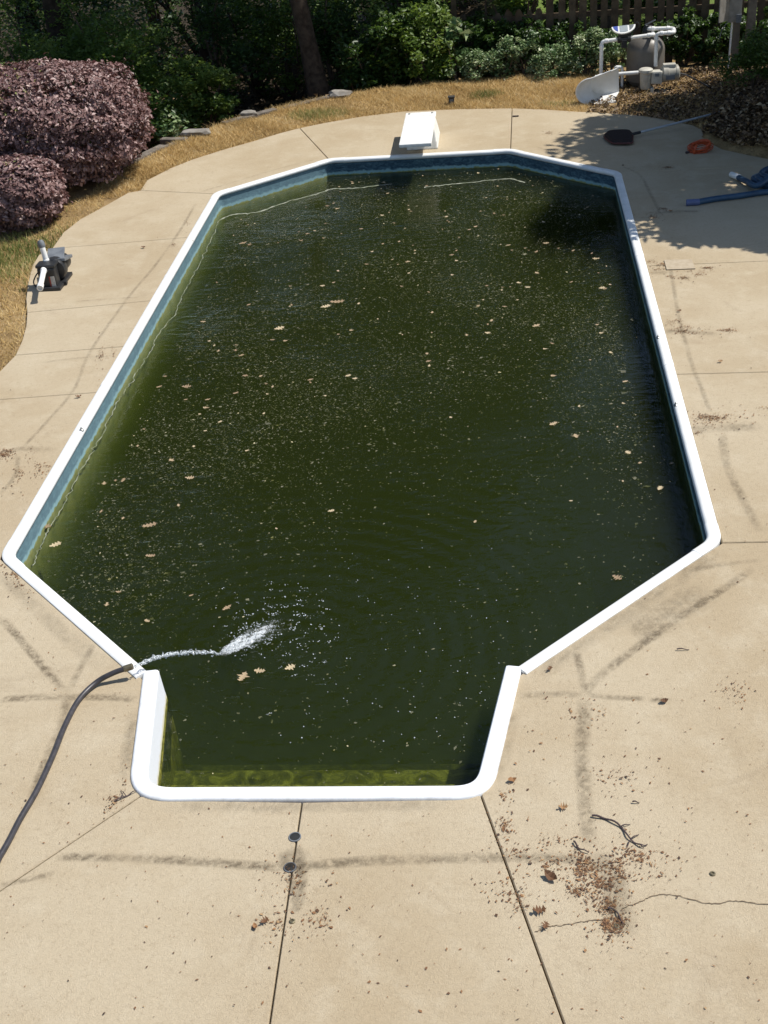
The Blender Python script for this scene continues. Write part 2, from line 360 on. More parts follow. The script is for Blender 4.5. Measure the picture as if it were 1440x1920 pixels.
# soil / turf base
m, t, out = newmat('ground'); q = NT(t); v = q.pos()
c1 = q.ramp(q.noise(v, 2.2, 7, .7), [(.3, (.18, .12, .06)), (.5, (.33, .23, .11)), (.7, (.46, .33, .17))])
c1 = q.mix(q.smooth(q.noise(v, 40, 5, .7), .5, .7), c1, (.10, .068, .038))
gr = q.mix(q.smooth(q.noise(v, .35, 3), .45, .6), (.28, .20, .11), (.10, .14, .035))
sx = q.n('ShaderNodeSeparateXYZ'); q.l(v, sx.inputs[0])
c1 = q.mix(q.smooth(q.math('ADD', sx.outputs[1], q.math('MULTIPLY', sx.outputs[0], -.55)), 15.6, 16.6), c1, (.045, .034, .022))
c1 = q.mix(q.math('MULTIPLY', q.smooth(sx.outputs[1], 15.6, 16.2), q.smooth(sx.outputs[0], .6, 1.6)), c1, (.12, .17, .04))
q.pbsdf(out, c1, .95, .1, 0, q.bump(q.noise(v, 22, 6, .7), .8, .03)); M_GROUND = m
# splash
m, t, out = newmat('splash_water'); q = NT(t); v = q.pos()
p = q.pbsdf(None, (.60, .64, .66), .10, .8)
tp = q.n('ShaderNodeBsdfTransparent'); mx = q.n('ShaderNodeMixShader'); q.l(q.smooth(q.noise(v, 90, 3), .36, .66), mx.inputs[0]); q.l(tp.outputs[0], mx.inputs[1]); q.l(p.outputs[0], mx.inputs[2]); q.l(mx.outputs[0], out.inputs[0]); M_SPLASH = m

m, t, out = newmat('white_foam'); q = NT(t); v = q.pos(); a = q.attr()
ns = q.math('ADD', q.math('MULTIPLY', q.noise(v, 55, 6, .75, 1.2), .65), q.math('MULTIPLY', q.noise(v, 190, 3, .6), .45))
cov = q.smooth(q.math('ADD', a, q.math('MULTIPLY', ns, 1.3)), 1.02, 1.42)
p = q.pbsdf(None, (.74, .78, .80), .25, .6, 0, q.bump(ns, .8, .02))
tp = q.n('ShaderNodeBsdfTransparent'); mx = q.n('ShaderNodeMixShader'); q.l(cov, mx.inputs[0]); q.l(tp.outputs[0], mx.inputs[1]); q.l(p.outputs[0], mx.inputs[2]); q.l(mx.outputs[0], out.inputs[0]); M_FOAM = m

# ================================================================== setting
WZ = -0.22                                             # water level
A, B, C_, D = (-2.75, 0.0), (-2.75, 8.866), (-1.31, 10.203), (1.31, 10.203)
E_, F_, G_, H_ = (2.75, 8.866), (2.75, 0.0), (1.268, -1.509), (-1.268, -1.509)
OUT = [A, B, C_, D, E_, F_, G_, H_]                    # clockwise outer edge of the coping
STEP = [(-1.262, -1.43), (-1.075, -2.615), (1.07, -2.605), (1.265, -1.43)]
POOLALL = [A, B, C_, D, E_, F_, G_, (1.265, -1.5), (1.07, -2.605), (-1.075, -2.615), (-1.262, -1.5), H_]
g2 = lambda x, y: tuple(gp(x, y)[:2])

# deck outline, from the pixels of its edge
left_edge = [(-7.5, -7.0), (-7.5, 0.6), (-6.2, 1.3), (-5.0, 2.1), (-4.25, 2.85)] + [g2(*p) for p in [(0, 695), (28, 666), (40, 640), (48, 612), (50, 586), (48, 560), (52, 530), (60, 498), (72, 478), (97, 466)]]
left_edge2 = [g2(*p) for p in [(97, 466), (118, 436), (150, 411), (200, 384), (240, 361), (263, 357)]]
back1 = [g2(*p) for p in [(263, 357), (275, 338), (320, 315), (360, 299), (420, 280), (480, 263), (530, 248), (562, 240)]]
back2 = [g2(*p) for p in [(562, 240), (610, 230), (680, 218), (755, 209), (820, 206), (880, 204), (960, 203)]]
back3 = [g2(*p) for p in [(960, 203), (1020, 205), (1080, 209), (1140, 212), (1200, 216), (1250, 224), (1300, 235), (1316, 243), (1320, 254), (1324, 264), (1355, 280), (1400, 290), (1440, 298)]] + [(5.4, 8.85)]
J4o = (5.4, 8.85)
J5i = g2(1207, 499); J5o = (8.5, J5i[1]-.03); J6i = g2(1263, 702); J6o = (8.5, J6i[1]-.12); J7o = (8.5, -.06)
J1i = g2(249, 1500); _d = np.array(g2(0, 1668))-np.array(J1i); J1o = tuple(np.array(J1i)+_d*((-7.5-J1i[1])/_d[1]))
J2i = g2(566, 1503); _d = np.array(g2(505, 1919))-np.array(J2i); J2o = tuple(np.array(J2i)+_d*((-7.5-J2i[1])/_d[1]))
J3i = g2(905, 1490); _d = np.array(g2(1060, 1919))-np.array(J3i); J3o = tuple(np.array(J3i)+_d*((-7.5-J3i[1])/_d[1]))
j10i, j10o = g2(175, 736), g2(0, 750); j9i, j9o = g2(223, 650), g2(28, 666); j8i, j8o = g2(277, 564), g2(50, 586); j11i, j11o = g2(356, 445), g2(97, 466)
def onleft(p): return (-2.75, p[1])
def onright(p): return (2.75, p[1])
iL = left_edge.index(j9o); i8 = left_edge.index(j8o)
j10o = (-4.05, j10o[1]-.02)
stp = rounded([STEP[0], STEP[1], STEP[2], STEP[3]], [0, .30, .26, 0], 9)
kL = min(range(len(stp)), key=lambda i: np.hypot(stp[i][0]-J1i[0], stp[i][1]-J1i[1])); kR = min(range(len(stp)), key=lambda i: np.hypot(stp[i][0]-J3i[0], stp[i][1]-J3i[1]))
J1i = tuple(stp[kL]); J3i = tuple(stp[kR]); inn = lambda P_: [tuple(p_*np.array([.985, .995])) for p_ in P_]
slabs = [
    [onleft(j10i), A, (-1.235, -1.50)] + inn(stp[1:kL]) + [J1i, J1o, (-7.5, -7.5), (-7.5, .6)] + left_edge[2:4] + [left_edge[4], j10o],
    [J1i] + inn(stp[kL+1:10]) + [J2i, J2o, J1o],
    [J2i] + inn(stp[11:kR]) + [J3i, J3o, J2o],
    [J3i] + inn(stp[kR+1:-1]) + [(1.235, -1.50), F_, J7o, (8.5, -7.5), J3o],
    [F_, onright(J6i), J6o, J7o],
    [onright(J6i), onright(J5i), J5o, J6o],
    [onright(J5i), E_, J4o, (6.6, 8.3), (8.5, 7.5), J5o],
    [E_, D] + back3,
    [D, C_] + back2,
    [C_, B] + back1[::1],
    [B, onleft(j11i)] + left_edge2,
    [onleft(j11i), onleft(j8i)] + left_edge[i8:],
    [onleft(j8i), onleft(j9i)] + left_edge[iL:i8+1],
    [onleft(j9i), onleft(j10i), j10o] + [left_edge[5]] + left_edge[6:iL+1],
]
deck_outline = ccw([(-7.5, -7.5), (8.5, -7.5), (8.5, 7.5), (6.6, 8.3)] + back3[::-1] + back2[::-1][1:] + back1[::-1][1:] + left_edge2[::-1][1:] + left_edge[::-1][1:])

# ---- terrain
retain = [(-14, 11.9), (-6.8, 11.7), (-5.2, 11.1), (-4.55, 10.35), (-4.15, 10.8), (-3.85, 11.95), (-3.12, 12.85), (-2.45, 13.45), (-1.5, 14.15), (-.2, 14.4), (.5, 14.7), (.9, 15.6), (1.6, 19), (4, 40), (8, 60)]
woods_poly = retain + [(-90, 60), (-90, 12.0)]
def seg_dist(P, line):
    P = np.asarray(P, float); d = np.full(len(P), 1e9)
    for a, b in zip(line[:-1], line[1:]):
        a = np.array(a); b = np.array(b); ab = b-a; t = np.clip(((P-a)@ab)/(ab@ab), 0, 1)
        d = np.minimum(d, np.linalg.norm(P-(a+t[:, None]*ab), axis=1))
    return d
def sstep(a, b, x): t = np.clip((x-a)/(b-a), 0, 1); return t*t*(3-2*t)
def wobble(P, s, seed=0):
    x, y = P[:, 0]*s+seed, P[:, 1]*s-seed*1.7
    return (np.sin(x*1.3+2*np.sin(y*.7))+np.sin(y*1.7+1.5*np.sin(x*.9+1))+np.sin((x+y)*2.3))/3
def terrain_z(P):
    P = np.asarray(P, float)[:, :2]
    z = -.035+.018*wobble(P, 2.1)+.008*wobble(P, 7.0, 3)
    inw = inpoly(P, woods_poly); d = seg_dist(P, retain)
    fall = 1-sstep(14.0, 16.5, P[:, 1])*sstep(-2.5, 0, P[:, 0])
    dz = np.where(inw, -.75*fall*sstep(.02, .35, d)-.075*np.clip(d-.3, 0, 22)+.08*wobble(P, .8, 5), 0)
    z = z+dz
    lw = (~inw) & (P[:, 0] < -4.6); z = z-np.where(lw, .10*np.clip(-4.6-P[:, 0], 0, 8), 0)
    bk = (~inw) & (P[:, 1] > 14.2); z = z-np.where(bk, .06*np.clip(P[:, 1]-14.2, 0, 6), 0)
    z = z+.42*np.exp(-((P[:, 0]-5.25)/.85)**2-((P[:, 1]-10.35)/1.0)**2)+.25*np.exp(-((P[:, 0]-5.6)/1.0)**2-((P[:, 1]-12.2)/1.2)**2)
    ind = inpoly(P, deck_outline)
    z = np.where(ind, np.minimum(-.065, z), z)
    return z
def axis(a, b, st, lo, hi, k=1.35):
    mid = list(np.arange(a, b+1e-6, st)); s = st; x = b; up = []
    while x < hi: s *= k; x += s; up.append(x)
    s = st; x = a; dn = []
    while x > lo: s *= k; x -= s; dn.append(x)
    return np.array(dn[::-1]+mid+up)
gx = axis(-8, 8, .14, -420, 420); gyv = axis(-8, 19, .14, -300, 600)
XX, YY = np.meshgrid(gx, gyv); P2 = np.stack([XX.ravel(), YY.ravel()], 1); ZZ = terrain_z(P2)
nx, ny = len(gx), len(gyv)
ii = (np.arange(ny-1)[:, None]*nx+np.arange(nx-1)[None]).ravel()
Fq = np.stack([ii, ii+1, ii+nx+1, ii+nx], 1)
cen = P2[Fq].mean(1)
pool_big = offset_poly(ccw(POOLALL), -.28)
Fq = Fq[~inpoly(cen, pool_big)]
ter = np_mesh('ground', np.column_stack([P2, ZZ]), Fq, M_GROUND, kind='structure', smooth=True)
tag(ter, 'dry sloping ground around the pool deck and under the trees')

# ---- concrete deck: separate slabs with open joints
deck = bpy.data.objects.new('pool_deck', None); col.objects.link(deck); tag(deck, 'beige concrete deck around the pool', None, None, 'structure')
for s in slabs:
    p = []
    for pt in s:
        if not p or np.hypot(pt[0]-p[-1][0], pt[1]-p[-1][1]) > 1e-4: p.append(pt)
    if np.hypot(p[0][0]-p[-1][0], p[0][1]-p[-1][1]) < 1e-4: p.pop()
    p = ccw(p)
    o1 = offset_poly(p, .0045); o2 = offset_poly(p, .010); n = len(p)
    vs = [(*q_, -.12) for q_ in o1]+[(*q_, -.007) for q_ in o1]+[(*q_, 0.0) for q_ in o2]
    fs = [tuple(range(2*n, 3*n)), tuple(range(n-1, -1, -1))]
    for k in range(2):
        fs += [(k*n+i, k*n+(i+1) % n, (k+1)*n+(i+1) % n, (k+1)*n+i) for i in range(n)]
    MB().add(vs, fs).build('slab', M_CONC, deck)

# dirt streaks on the deck
def strip(path, width, z, soft=True, jit=.0, tint=1.0):
    P = spline([np.array([*g2(*p), z]) for p in path], 10); n = len(P); b = MB(); vs = []; ts = []
    for i, p in enumerate(P):
        t_ = P[min(i+1, n-1)]-P[max(i-1, 0)]; t_ /= np.linalg.norm(t_)+1e-9; nn = np.array([-t_[1], t_[0], 0])
        e = min(1, min(i, n-1-i)/3) if soft else 1
        j = nn*random.uniform(-jit, jit)
        for k, (o_, w_) in enumerate(((-.5, 0), (-.2, .9), (.1, 1), (.5, 0))):
            vs.append(p+nn*o_*width*(1 if soft else (.3 if i in (0, n-1) else random.uniform(.6, 1.3)))+j); ts.append(w_*e*tint)
    fs = [(i*4+k, i*4+k+1, i*4+k+5, i*4+k+4) for i in range(n-1) for k in range(3)]
    b.add(vs, fs); b.t = ts; return b
streaks = [([(0, 1312), (60, 1308), (125, 1307), (200, 1308), (258, 1312)], .075, .9), ([(0, 1155), (60, 1225), (125, 1302)], .07, .9), ([(126, 1302), (150, 1255), (176, 1205)], .06, .7),
    ([(128, 1303), (118, 1350), (90, 1420), (58, 1500)], .075, .8), ([(105, 1607), (210, 1608), (300, 1612), (420, 1619), (535, 1628)], .07, 1), ([(560, 1628), (640, 1618), (760, 1612), (960, 1608), (1110, 1612)], .08, .9),
    ([(0, 1660), (50, 1650), (105, 1637)], .045, .9), ([(1098, 1306), (1092, 1400), (1098, 1500), (1106, 1590)], .10, .8), ([(970, 1304), (1040, 1302), (1098, 1303)], .07, .9), ([(1098, 1303), (1150, 1308), (1212, 1311)], .055, 1), ([(1216, 1313), (1262, 1314)], .05, 1),
    ([(1083, 1222), (1090, 1260), (1098, 1300)], .06, .8), ([(1098, 1303), (1115, 1278), (1160, 1240), (1230, 1190), (1280, 1155), (1345, 1112), (1415, 1066)], .075, 1), ([(1180, 1190), (1240, 1160), (1330, 1100)], .30, .55), ([(1290, 1072), (1350, 1060), (1440, 1050)], .06, .5),
    ([(1253, 478), (1262, 530), (1272, 590), (1285, 640), (1300, 690), (1318, 735), (1332, 775)], .05, .55), ([(1356, 812), (1358, 850), (1370, 890), (1390, 930), (1425, 1000)], .08, .8),
    ([(368, 380), (340, 430), (290, 500), (240, 560), (170, 660), (140, 730), (90, 790), (42, 842)], .045, .55), ([(35, 852), (30, 890), (0, 930)], .05, .6), ([(0, 852), (45, 842), (108, 846)], .10, .5), ([(72, 682), (150, 672), (215, 669)], .045, .6), ([(135, 567), (200, 562), (275, 558)], .04, .5),
    ([(372, 362), (430, 345), (520, 318), (600, 298)], .05, .4), ([(1165, 312), (1200, 330), (1222, 370), (1240, 405)], .05, .6), ([(1290, 808), (1350, 803), (1435, 800)], .16, .6), ([(1238, 622), (1290, 622), (1350, 628)], .10, .6), ([(1212, 512), (1260, 512)], .10, .5), ([(1207, 402), (1260, 398), (1320, 397)], .08, .7), ([(1000, 275), (1060, 292), (1140, 312)], .05, .5),
    ([(556, 1585), (566, 1620), (568, 1660), (562, 1695), (552, 1712)], .06, .95), ([(544, 1640), (552, 1670), (556, 1700)], .045, .9), ([(520, 1618), (555, 1612), (575, 1640)], .16, .8), ([(1110, 1600), (1150, 1650), (1160, 1700), (1170, 1760)], .16, .7), ([(262, 1330), (250, 1400), (240, 1470)], .14, .5), ([(960, 1330), (945, 1400), (922, 1470)], .12, .5), ([(300, 1512), (560, 1512), (860, 1508)], .12, .45),
    ([(1354, 1030), (1250, 1100), (1120, 1188), (1000, 1268)], .16, .45), ([(0, 1075), (90, 1160), (200, 1260)], .14, .5), ([(960, 292), (1060, 300), (1160, 325)], .10, .3), ([(755, 290), (800, 286)], .10, .6)]
for i, (p, w_, ti) in enumerate(streaks): strip(p, w_*1.15, .0022+.00035*i, True, 0, ti).build('dirt_streak', M_DIRT, deck)
M_CRACK = simple('crack', (.20, .15, .10), (.13, .095, .06), 30, .9, .1)
strip([(1003, 1748), (1030, 1738), (1060, 1735), (1100, 1728), (1150, 1722)], .0048, .0045, False, .004).build('crack', M_CRACK, deck)
strip([(1165, 1704), (1200, 1692), (1230, 1679), (1270, 1680), (1330, 1695), (1380, 1690), (1440, 1697), (1520, 1692)], .0048, .0045, False, .004).build('crack', M_CRACK, deck)
# sockets and anchors set in the concrete
for (x, y, r) in ((553, 1570, .030), (544, 1627, .030)):
    c = gp(x, y); MB().lathe(c, [(r+.006, 0), (r+.006, .006), (r, .007), (r-.001, -.05)], 20).build('rail_socket', M_GREYP, deck)
    MB().lathe((c[0], c[1], .0035), [(r, 0), (r*.99, .0008)], 20).build('socket_shade_disc', M_HOLE, deck)  # dark disc painted in for the shade down the hole
for (x, y) in ((1336, 1639), (1156, 1738), (548, 1728), (1168, 310), (360, 452)):
    c = gp(x, y); b = MB().lathe(c, [(.016, 0), (.016, .006), (.012, .009), (.008, .009), (.008, .004)], 14); b.build('brass_anchor', M_BRASS, deck)
c0, c1_, c2_, c3_ = [np.array(g2(*p)) for p in ((1245, 489), (1297, 488), (1304, 505), (1250, 507))]
MB().prism([c3_, c2_, c1_, c0], .0045, .012).build('skimmer_lid', M_LID, deck)

# ================================================================== the pool
pool = empty('swimming_pool', (0, 4, 0), 'long octagonal in-ground pool with white coping and blue printed liner', 'swimming pool')
def sweep2d(path, prof, right=True, closed_prof=False):
    """path: open list of 2-D points; prof: (offset, z); offset to the right (or left) of travel"""
    P = [np.array(p[:2], float) for p in path]; n = len(P); vs = []
    for i in range(n):
        e0 = P[i]-P[i-1] if i else P[1]-P[0]; e1 = P[i+1]-P[i] if i < n-1 else P[-1]-P[-2]
        sg = 1 if right else -1
        n0 = np.array([e0[1], -e0[0]])/np.linalg.norm(e0)*sg; n1 = np.array([e1[1], -e1[0]])/np.linalg.norm(e1)*sg
        b = n0+n1; b /= np.linalg.norm(b); k = 1/max(.4, b@n0)
        for (o_, z_) in prof: q_ = P[i]+b*o_*k; vs.append((q_[0], q_[1], z_))
    m_ = len(prof); fs = [(i*m_+k, i*m_+k+1, (i+1)*m_+k+1, (i+1)*m_+k) for i in range(n-1) for k in range(m_-1)]
    if closed_prof:
        fs += [(i*m_+m_-1, i*m_, (i+1)*m_, (i+1)*m_+m_-1) for i in range(n-1)]
        fs += [tuple(range(m_)), tuple((n-1)*m_+k for k in range(m_-1, -1, -1))]
    return vs, fs
cop_prof = [(-.004, -.03), (-.004, .008), (.004, .014), (.02, .0165), (.060, .019), (.078, .014), (.089, .003), (.093, -.014), (.089, -.030), (.078, -.040), (.066, -.040), (.066, -.03)]
N8 = len(OUT); ARM = .24
for i in range(N8-2):
    p = np.array(OUT[i]); a = np.array(OUT[i-1])-p; a /= np.linalg.norm(a); b_ = np.array(OUT[(i+1) % N8])-p; b_ /= np.linalg.norm(b_)
    path = [p+a*ARM]
    t_ = .12
    for k in range(9):
        u = k/8; path.append((1-u)**2*(p+a*t_)+2*u*(1-u)*p+u*u*(p+b_*t_))
    path.append(p+b_*ARM)
    pr = [(o_-.002 if o_ < .05 else o_+.003, z_+.003) for o_, z_ in cop_prof]
    MB().add(*sweep2d(path, pr, True, True)).build('coping_corner', M_COPING, pool, smooth=True)
for i in range(N8):
    if i == 6: continue                                   # the step side has a flange of its own
    p = np.array(OUT[i]); e = np.array(OUT[(i+1) % N8])-p; L = np.linalg.norm(e); e /= L
    s0 = ARM-.03 if i != 7 else .035; s1 = L-ARM+.03 if i != 5 else L-.035
    nseg = max(1, round((s1-s0)/2.45)); st = (s1-s0)/nseg
    for k in range(nseg):
        q0, q1 = p+e*(s0+k*st+.0015), p+e*(s0+(k+1)*st-.0015)
        MB().add(*sweep2d([q0, (q0+q1)/2, q1], cop_prof, True, True)).build('coping', M_COPING, pool, smooth=True)
        if k: # joint sleeve
            qa, qb = p+e*(s0+k*st-.045), p+e*(s0+k*st+.045)
            pr = [(o_-.0015 if o_ < .05 else o_+.002, z_+.0022) for o_, z_ in cop_prof]
            MB().add(*sweep2d([qa, qb], pr, True, True)).build('coping_sleeve', M_COPING, pool, smooth=True)
# liner walls, with rounded corners
WALL = .072
inner = offset_poly(ccw(OUT), WALL); inner_r = rounded(inner, .16, 6)
inner_cw = inner_r[::-1]
# cut the closed outline open at the step side
ring = [q_ for q_ in inner_cw if not (abs(q_[0]) < 1.2 and q_[1] < -1.2)]
k0 = max(range(len(ring)), key=lambda i: 1 if (ring[i][0] < 0 < ring[i-1][0] and ring[i][1] < 0) else 0)
ring = [np.array((-1.235, -1.46))]+ring[k0:]+ring[:k0]+[np.array((1.235, -1.46))]
zs = [-.02, -.08, -.15, -.22, -.4, -.9, -2.7]
vs = [(q_[0], q_[1], z_) for q_ in ring for z_ in zs]; m_ = len(zs)
fs = [(i*m_+k, i*m_+k+1, (i+1)*m_+k+1, (i+1)*m_+k) for i in range(len(ring)-1) for k in range(m_-1)]
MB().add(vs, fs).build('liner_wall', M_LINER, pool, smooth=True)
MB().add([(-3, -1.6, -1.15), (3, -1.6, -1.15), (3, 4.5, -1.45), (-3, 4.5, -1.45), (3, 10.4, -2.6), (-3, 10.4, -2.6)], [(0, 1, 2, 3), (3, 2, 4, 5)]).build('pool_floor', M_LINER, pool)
# moulded step unit
fl_prof = [(0, -.03), (0, .006), (.006, .016), (.018, .021), (.085, .021), (.100, .016), (.108, .002), (.100, -.02)]
MB().add(*sweep2d(stp, fl_prof, False, True)).build('step_flange', M_FLANGE, pool, smooth=True)
MB().add(*sweep2d(stp, [(.106, .0), (.110, -.06), (.116, -.16), (.122, -.22), (.135, -.45), (.15, -1.3)], False)).build('step_wall', M_STEP, pool, smooth=True)
for (y0, y1, zt) in ((-2.62, -2.05, -.39), (-2.05, -1.72, -.58), (-1.72, -1.38, -.85)):
    b = MB(); pr = [(y0, zt), (y1-.05, zt), (y1-.02, zt-.008), (y1, zt-.04), (y1, -1.3), (y0, -1.3)]
    vs = [(x_, yy, zz) for x_ in (-1.24, 1.24) for yy, zz in pr]; n = len(pr)
    b.add(vs, [tuple(range(n)), tuple(range(2*n-1, n-1, -1))]+[(i, (i+1) % n, n+(i+1) % n, n+i) for i in range(n)])
    b.build('step_tread', M_STEP, pool)
for (x, y) in ((146, 808), (1266, 761), (1243, 634)):
    c = gp(x, y, .01); side = -1 if x < 700 else 1
    cx = side*(2.75-.075)
    b = MB().lathe((cx, c[1], .012), [(.020, 0), (.020, .012), (.012, .018), (.010, .030), (.004, .034)], 14)
    b.build('rope_anchor', M_CHROME, pool, smooth=True)
# water body
wp = [tuple(q_) for q_ in offset_poly(ccw(OUT), WALL-.014)]
sp_ = offset_poly(ccw([STEP[0], STEP[1], STEP[2], STEP[3], (1.265, -1.2), (-1.262, -1.2)]), .112)
wp_u = rounded(offset_poly(ccw(OUT), WALL-.014), .15, 6)
wr = [q_ for q_ in wp_u if not (abs(q_[0]) < 1.15+.12 and q_[1] < -1.30)]
k0 = max(range(len(wr)), key=lambda i: math.hypot(wr[i][0]-wr[i-1][0], wr[i][1]-wr[i-1][1]) if (wr[i][1] < 0 and wr[i-1][1] < 0.2 and wr[i][0]*wr[i-1][0] < 0) else 0)
wr = wr[k0:]+wr[:k0]                                      # counter-clockwise, starts on the right of the step
stin = rounded([np.array((-1.262+.125, -1.38)), np.array(STEP[1])+(.125, .114), np.array(STEP[2])+(-.123, .114), np.array((1.265-.128, -1.38))], [0, .17, .15, 0], 7)
wpoly = ccw(list(stin)+list(wr))
wat = MB().prism(wpoly, -2.75, WZ).build('pool_water', M_WATER, None)
tag(wat, 'dark green algae-filled pool water', None, None, 'structure')

# ================================================================== vegetation
def leaves(cent, size, up=.5, aspect=.55, seed=0, tint=None, fold=.18, outward=None):
    """two-triangle folded leaves around the given centres"""
    g = np.random.default_rng(seed); n = len(cent)
    nr = g.normal(size=(n, 3)); nr /= np.linalg.norm(nr, axis=1)[:, None]; nr[:, 2] = np.abs(nr[:, 2])
    nr = nr*(1-up)+np.array([0, 0, 1.0])*up
    if outward is not None: nr = nr+outward
    nr /= np.linalg.norm(nr, axis=1)[:, None]
    a = g.normal(size=(n, 3)); a -= nr*(a*nr).sum(1)[:, None]; a /= np.linalg.norm(a, axis=1)[:, None]; b = np.cross(nr, a)
    s = (np.asarray(size)*g.uniform(.6, 1.35, n))[:, None]
    base = cent-a*s*.5; tip = cent+a*s*.5-nr*s*.06; lf = cent-a*s*.06+a*s*g.normal(size=(n, 1))*.10+b*s*aspect*.5+nr*s*fold*aspect; rt = cent-a*s*.06+a*s*g.normal(size=(n, 1))*.10-b*s*aspect*.5+nr*s*fold*aspect
    V = np.stack([base, rt, tip, lf], 1).reshape(-1, 3)
    i = np.arange(n)*4; F = np.concatenate([np.stack([i, i+1, i+2], 1), np.stack([i, i+2, i+3], 1)])
    t = g.uniform(0, 1, n) if tint is None else np.clip(tint, 0, 1)
    return V, F, np.repeat(t, 4)
def clumps(g, cs, rad, per, flat=.8):
    cs = np.asarray(cs); n = len(cs); k = np.repeat(np.arange(n), per)
    d = g.normal(size=(len(k), 3)); d /= np.linalg.norm(d, axis=1)[:, None]
    r = rad*g.uniform(.25, 1, len(k))**.6
    d[:, 2] *= flat
    return cs[k]+d*r[:, None]*(.7+.6*g.uniform(size=n))[k][:, None], k
def tz(x, y): return float(terrain_z(np.array([[x, y]]))[0])
def stemwork(b, base, tops, r0, g, seg=6):
    for tpt in tops:
        tpt = np.array(tpt); base = np.array(base); mid = base*.45+tpt*.55+g.normal(size=3)*np.linalg.norm(tpt-base)*.06
        P = spline([base, mid, tpt], 4); n = len(P); b.tube(P, [r0*(1-.8*i/(n-1)) for i in range(n)], seg, False)
def shrub(name, c, rx, ry, h, nleaf, size, mat, label, cat='shrub', group=None, seed=0, shell=.6, nst=7, bare=.12, up=.45, ncl=40, clr=.22, blend=None):
    """leafy shrub: clumped leaves through an uneven ellipsoidal volume over several stems"""
    g = np.random.default_rng(seed); z0 = tz(c[0], c[1]); o = empty(name, (c[0], c[1], z0), label, cat, group)
    d = g.normal(size=(ncl, 3)); d /= np.linalg.norm(d, axis=1)[:, None]; rr = g.uniform(shell, 1.0, ncl)[:, None]
    zc = z0+h*(bare+(1-bare)/2); hz = h*(1-bare)/2
    cs = np.array([c[0], c[1], zc])+d*rr*np.array([rx, ry, hz])*(1+.13*g.normal(size=(ncl, 1)))
    pts, k = clumps(g, cs, clr*min(rx, ry, h), max(1, nleaf//ncl))
    tn = np.clip(.5+.22*g.normal(size=ncl)[k]+.18*g.normal(size=len(k)), 0, 1)
    V, F, T = leaves(pts, size, up, .55, seed+1, tn)
    np_mesh('foliage', V, F, mat, o, T)
    b = MB(); tops = cs[g.choice(ncl, min(nst, ncl), False)]
    stemwork(b, (c[0], c[1], z0-.03), tops, .018*max(.6, h), g); b.build('stems', M_STEM, o, smooth=True)
    return o
def hedge_ball(name, c, rx, ry, h, nleaf, size, mat, label, seed, zoff=0.0):
    """clipped dense shrub: small leaves on a bumpy rounded body"""
    g = np.random.default_rng(seed); z0 = -.12; o = empty(name, (c[0], c[1], z0), label, 'shrub', 'purple shrubs beside the deck')
    d = g.normal(size=(nleaf, 3)); d /= np.linalg.norm(d, axis=1)[:, None]
    p = 2.7; q_ = (np.abs(d[:, 0])**p+np.abs(d[:, 1])**p+np.abs(d[:, 2])**p)**(-1/p)
    bump = 1+.055*np.sin(d[:, 0]*9+seed)*np.sin(d[:, 1]*8+2)+.045*np.sin(d[:, 2]*13+d[:, 0]*7)+.03*np.sin(d[:, 0]*23+d[:, 2]*19)*np.sin(d[:, 1]*21)
    cav = .10*np.maximum(0, np.sin(d[:, 0]*17+seed)*np.sin(d[:, 1]*15+1)*np.sin(d[:, 2]*16+2)*2.2-.35)
    r = q_*(bump-cav)*(1-np.abs(g.normal(size=nleaf))*.11)+np.where((g.uniform(size=nleaf) < .05) & (np.sin(d[:, 0]*41)*np.sin(d[:, 1]*37+d[:, 2]*29) > .25), g.uniform(0, .13, nleaf), 0)
    zc = z0+h*.56; pts = np.array([c[0], c[1], zc])+d*r[:, None]*np.array([rx, ry, h*.5])
    keep = pts[:, 2] > z0+.04; pts, d = pts[keep], d[keep]
    tn = np.clip(.44+.16*np.sin(pts[:, 0]*5+pts[:, 2]*7)*np.sin(pts[:, 1]*6)+.20*g.normal(size=len(pts)), 0, .93)
    grn = (g.uniform(size=len(pts)) < .05) & (d[:, 2] > .45) & (pts[:, 0] < c[0]+.3); tn[grn] = 1.0
    V, F, T = leaves(pts, size, .15, .6, seed+1, tn, .2, d*.7)
    np_mesh('foliage', V, F, mat, o, T)
    b = MB(); tops = [np.array([c[0], c[1], zc])+g.normal(size=3)*np.array([rx, ry, h])*.25 for _ in range(14)]
    stemwork(b, (c[0], c[1], z0-.05), tops, .03, g)
    for _ in range(60):
        dd = g.normal(size=3); dd /= np.linalg.norm(dd); a0 = np.array([c[0], c[1], zc]); b.tube([a0+dd*np.array([rx, ry, h*.5])*.3, a0+dd*np.array([rx, ry, h*.5])*.92], [.012, .004], 4, False)
    b.build('stems', M_STEM, o, smooth=True)
    return o
hedge_ball('purple_shrub', (-5.48, 10.0), 1.60, 1.2, 1.60, 42000, .062, M_PURPLE, 'large rounded dark purple shrub at the left rear of the deck', 11)
hedge_ball('purple_shrub', (-5.30, 8.2), .66, .60, .86, 15000, .060, M_PURPLE, 'smaller purple shrub standing in front of the larger purple one', 23)

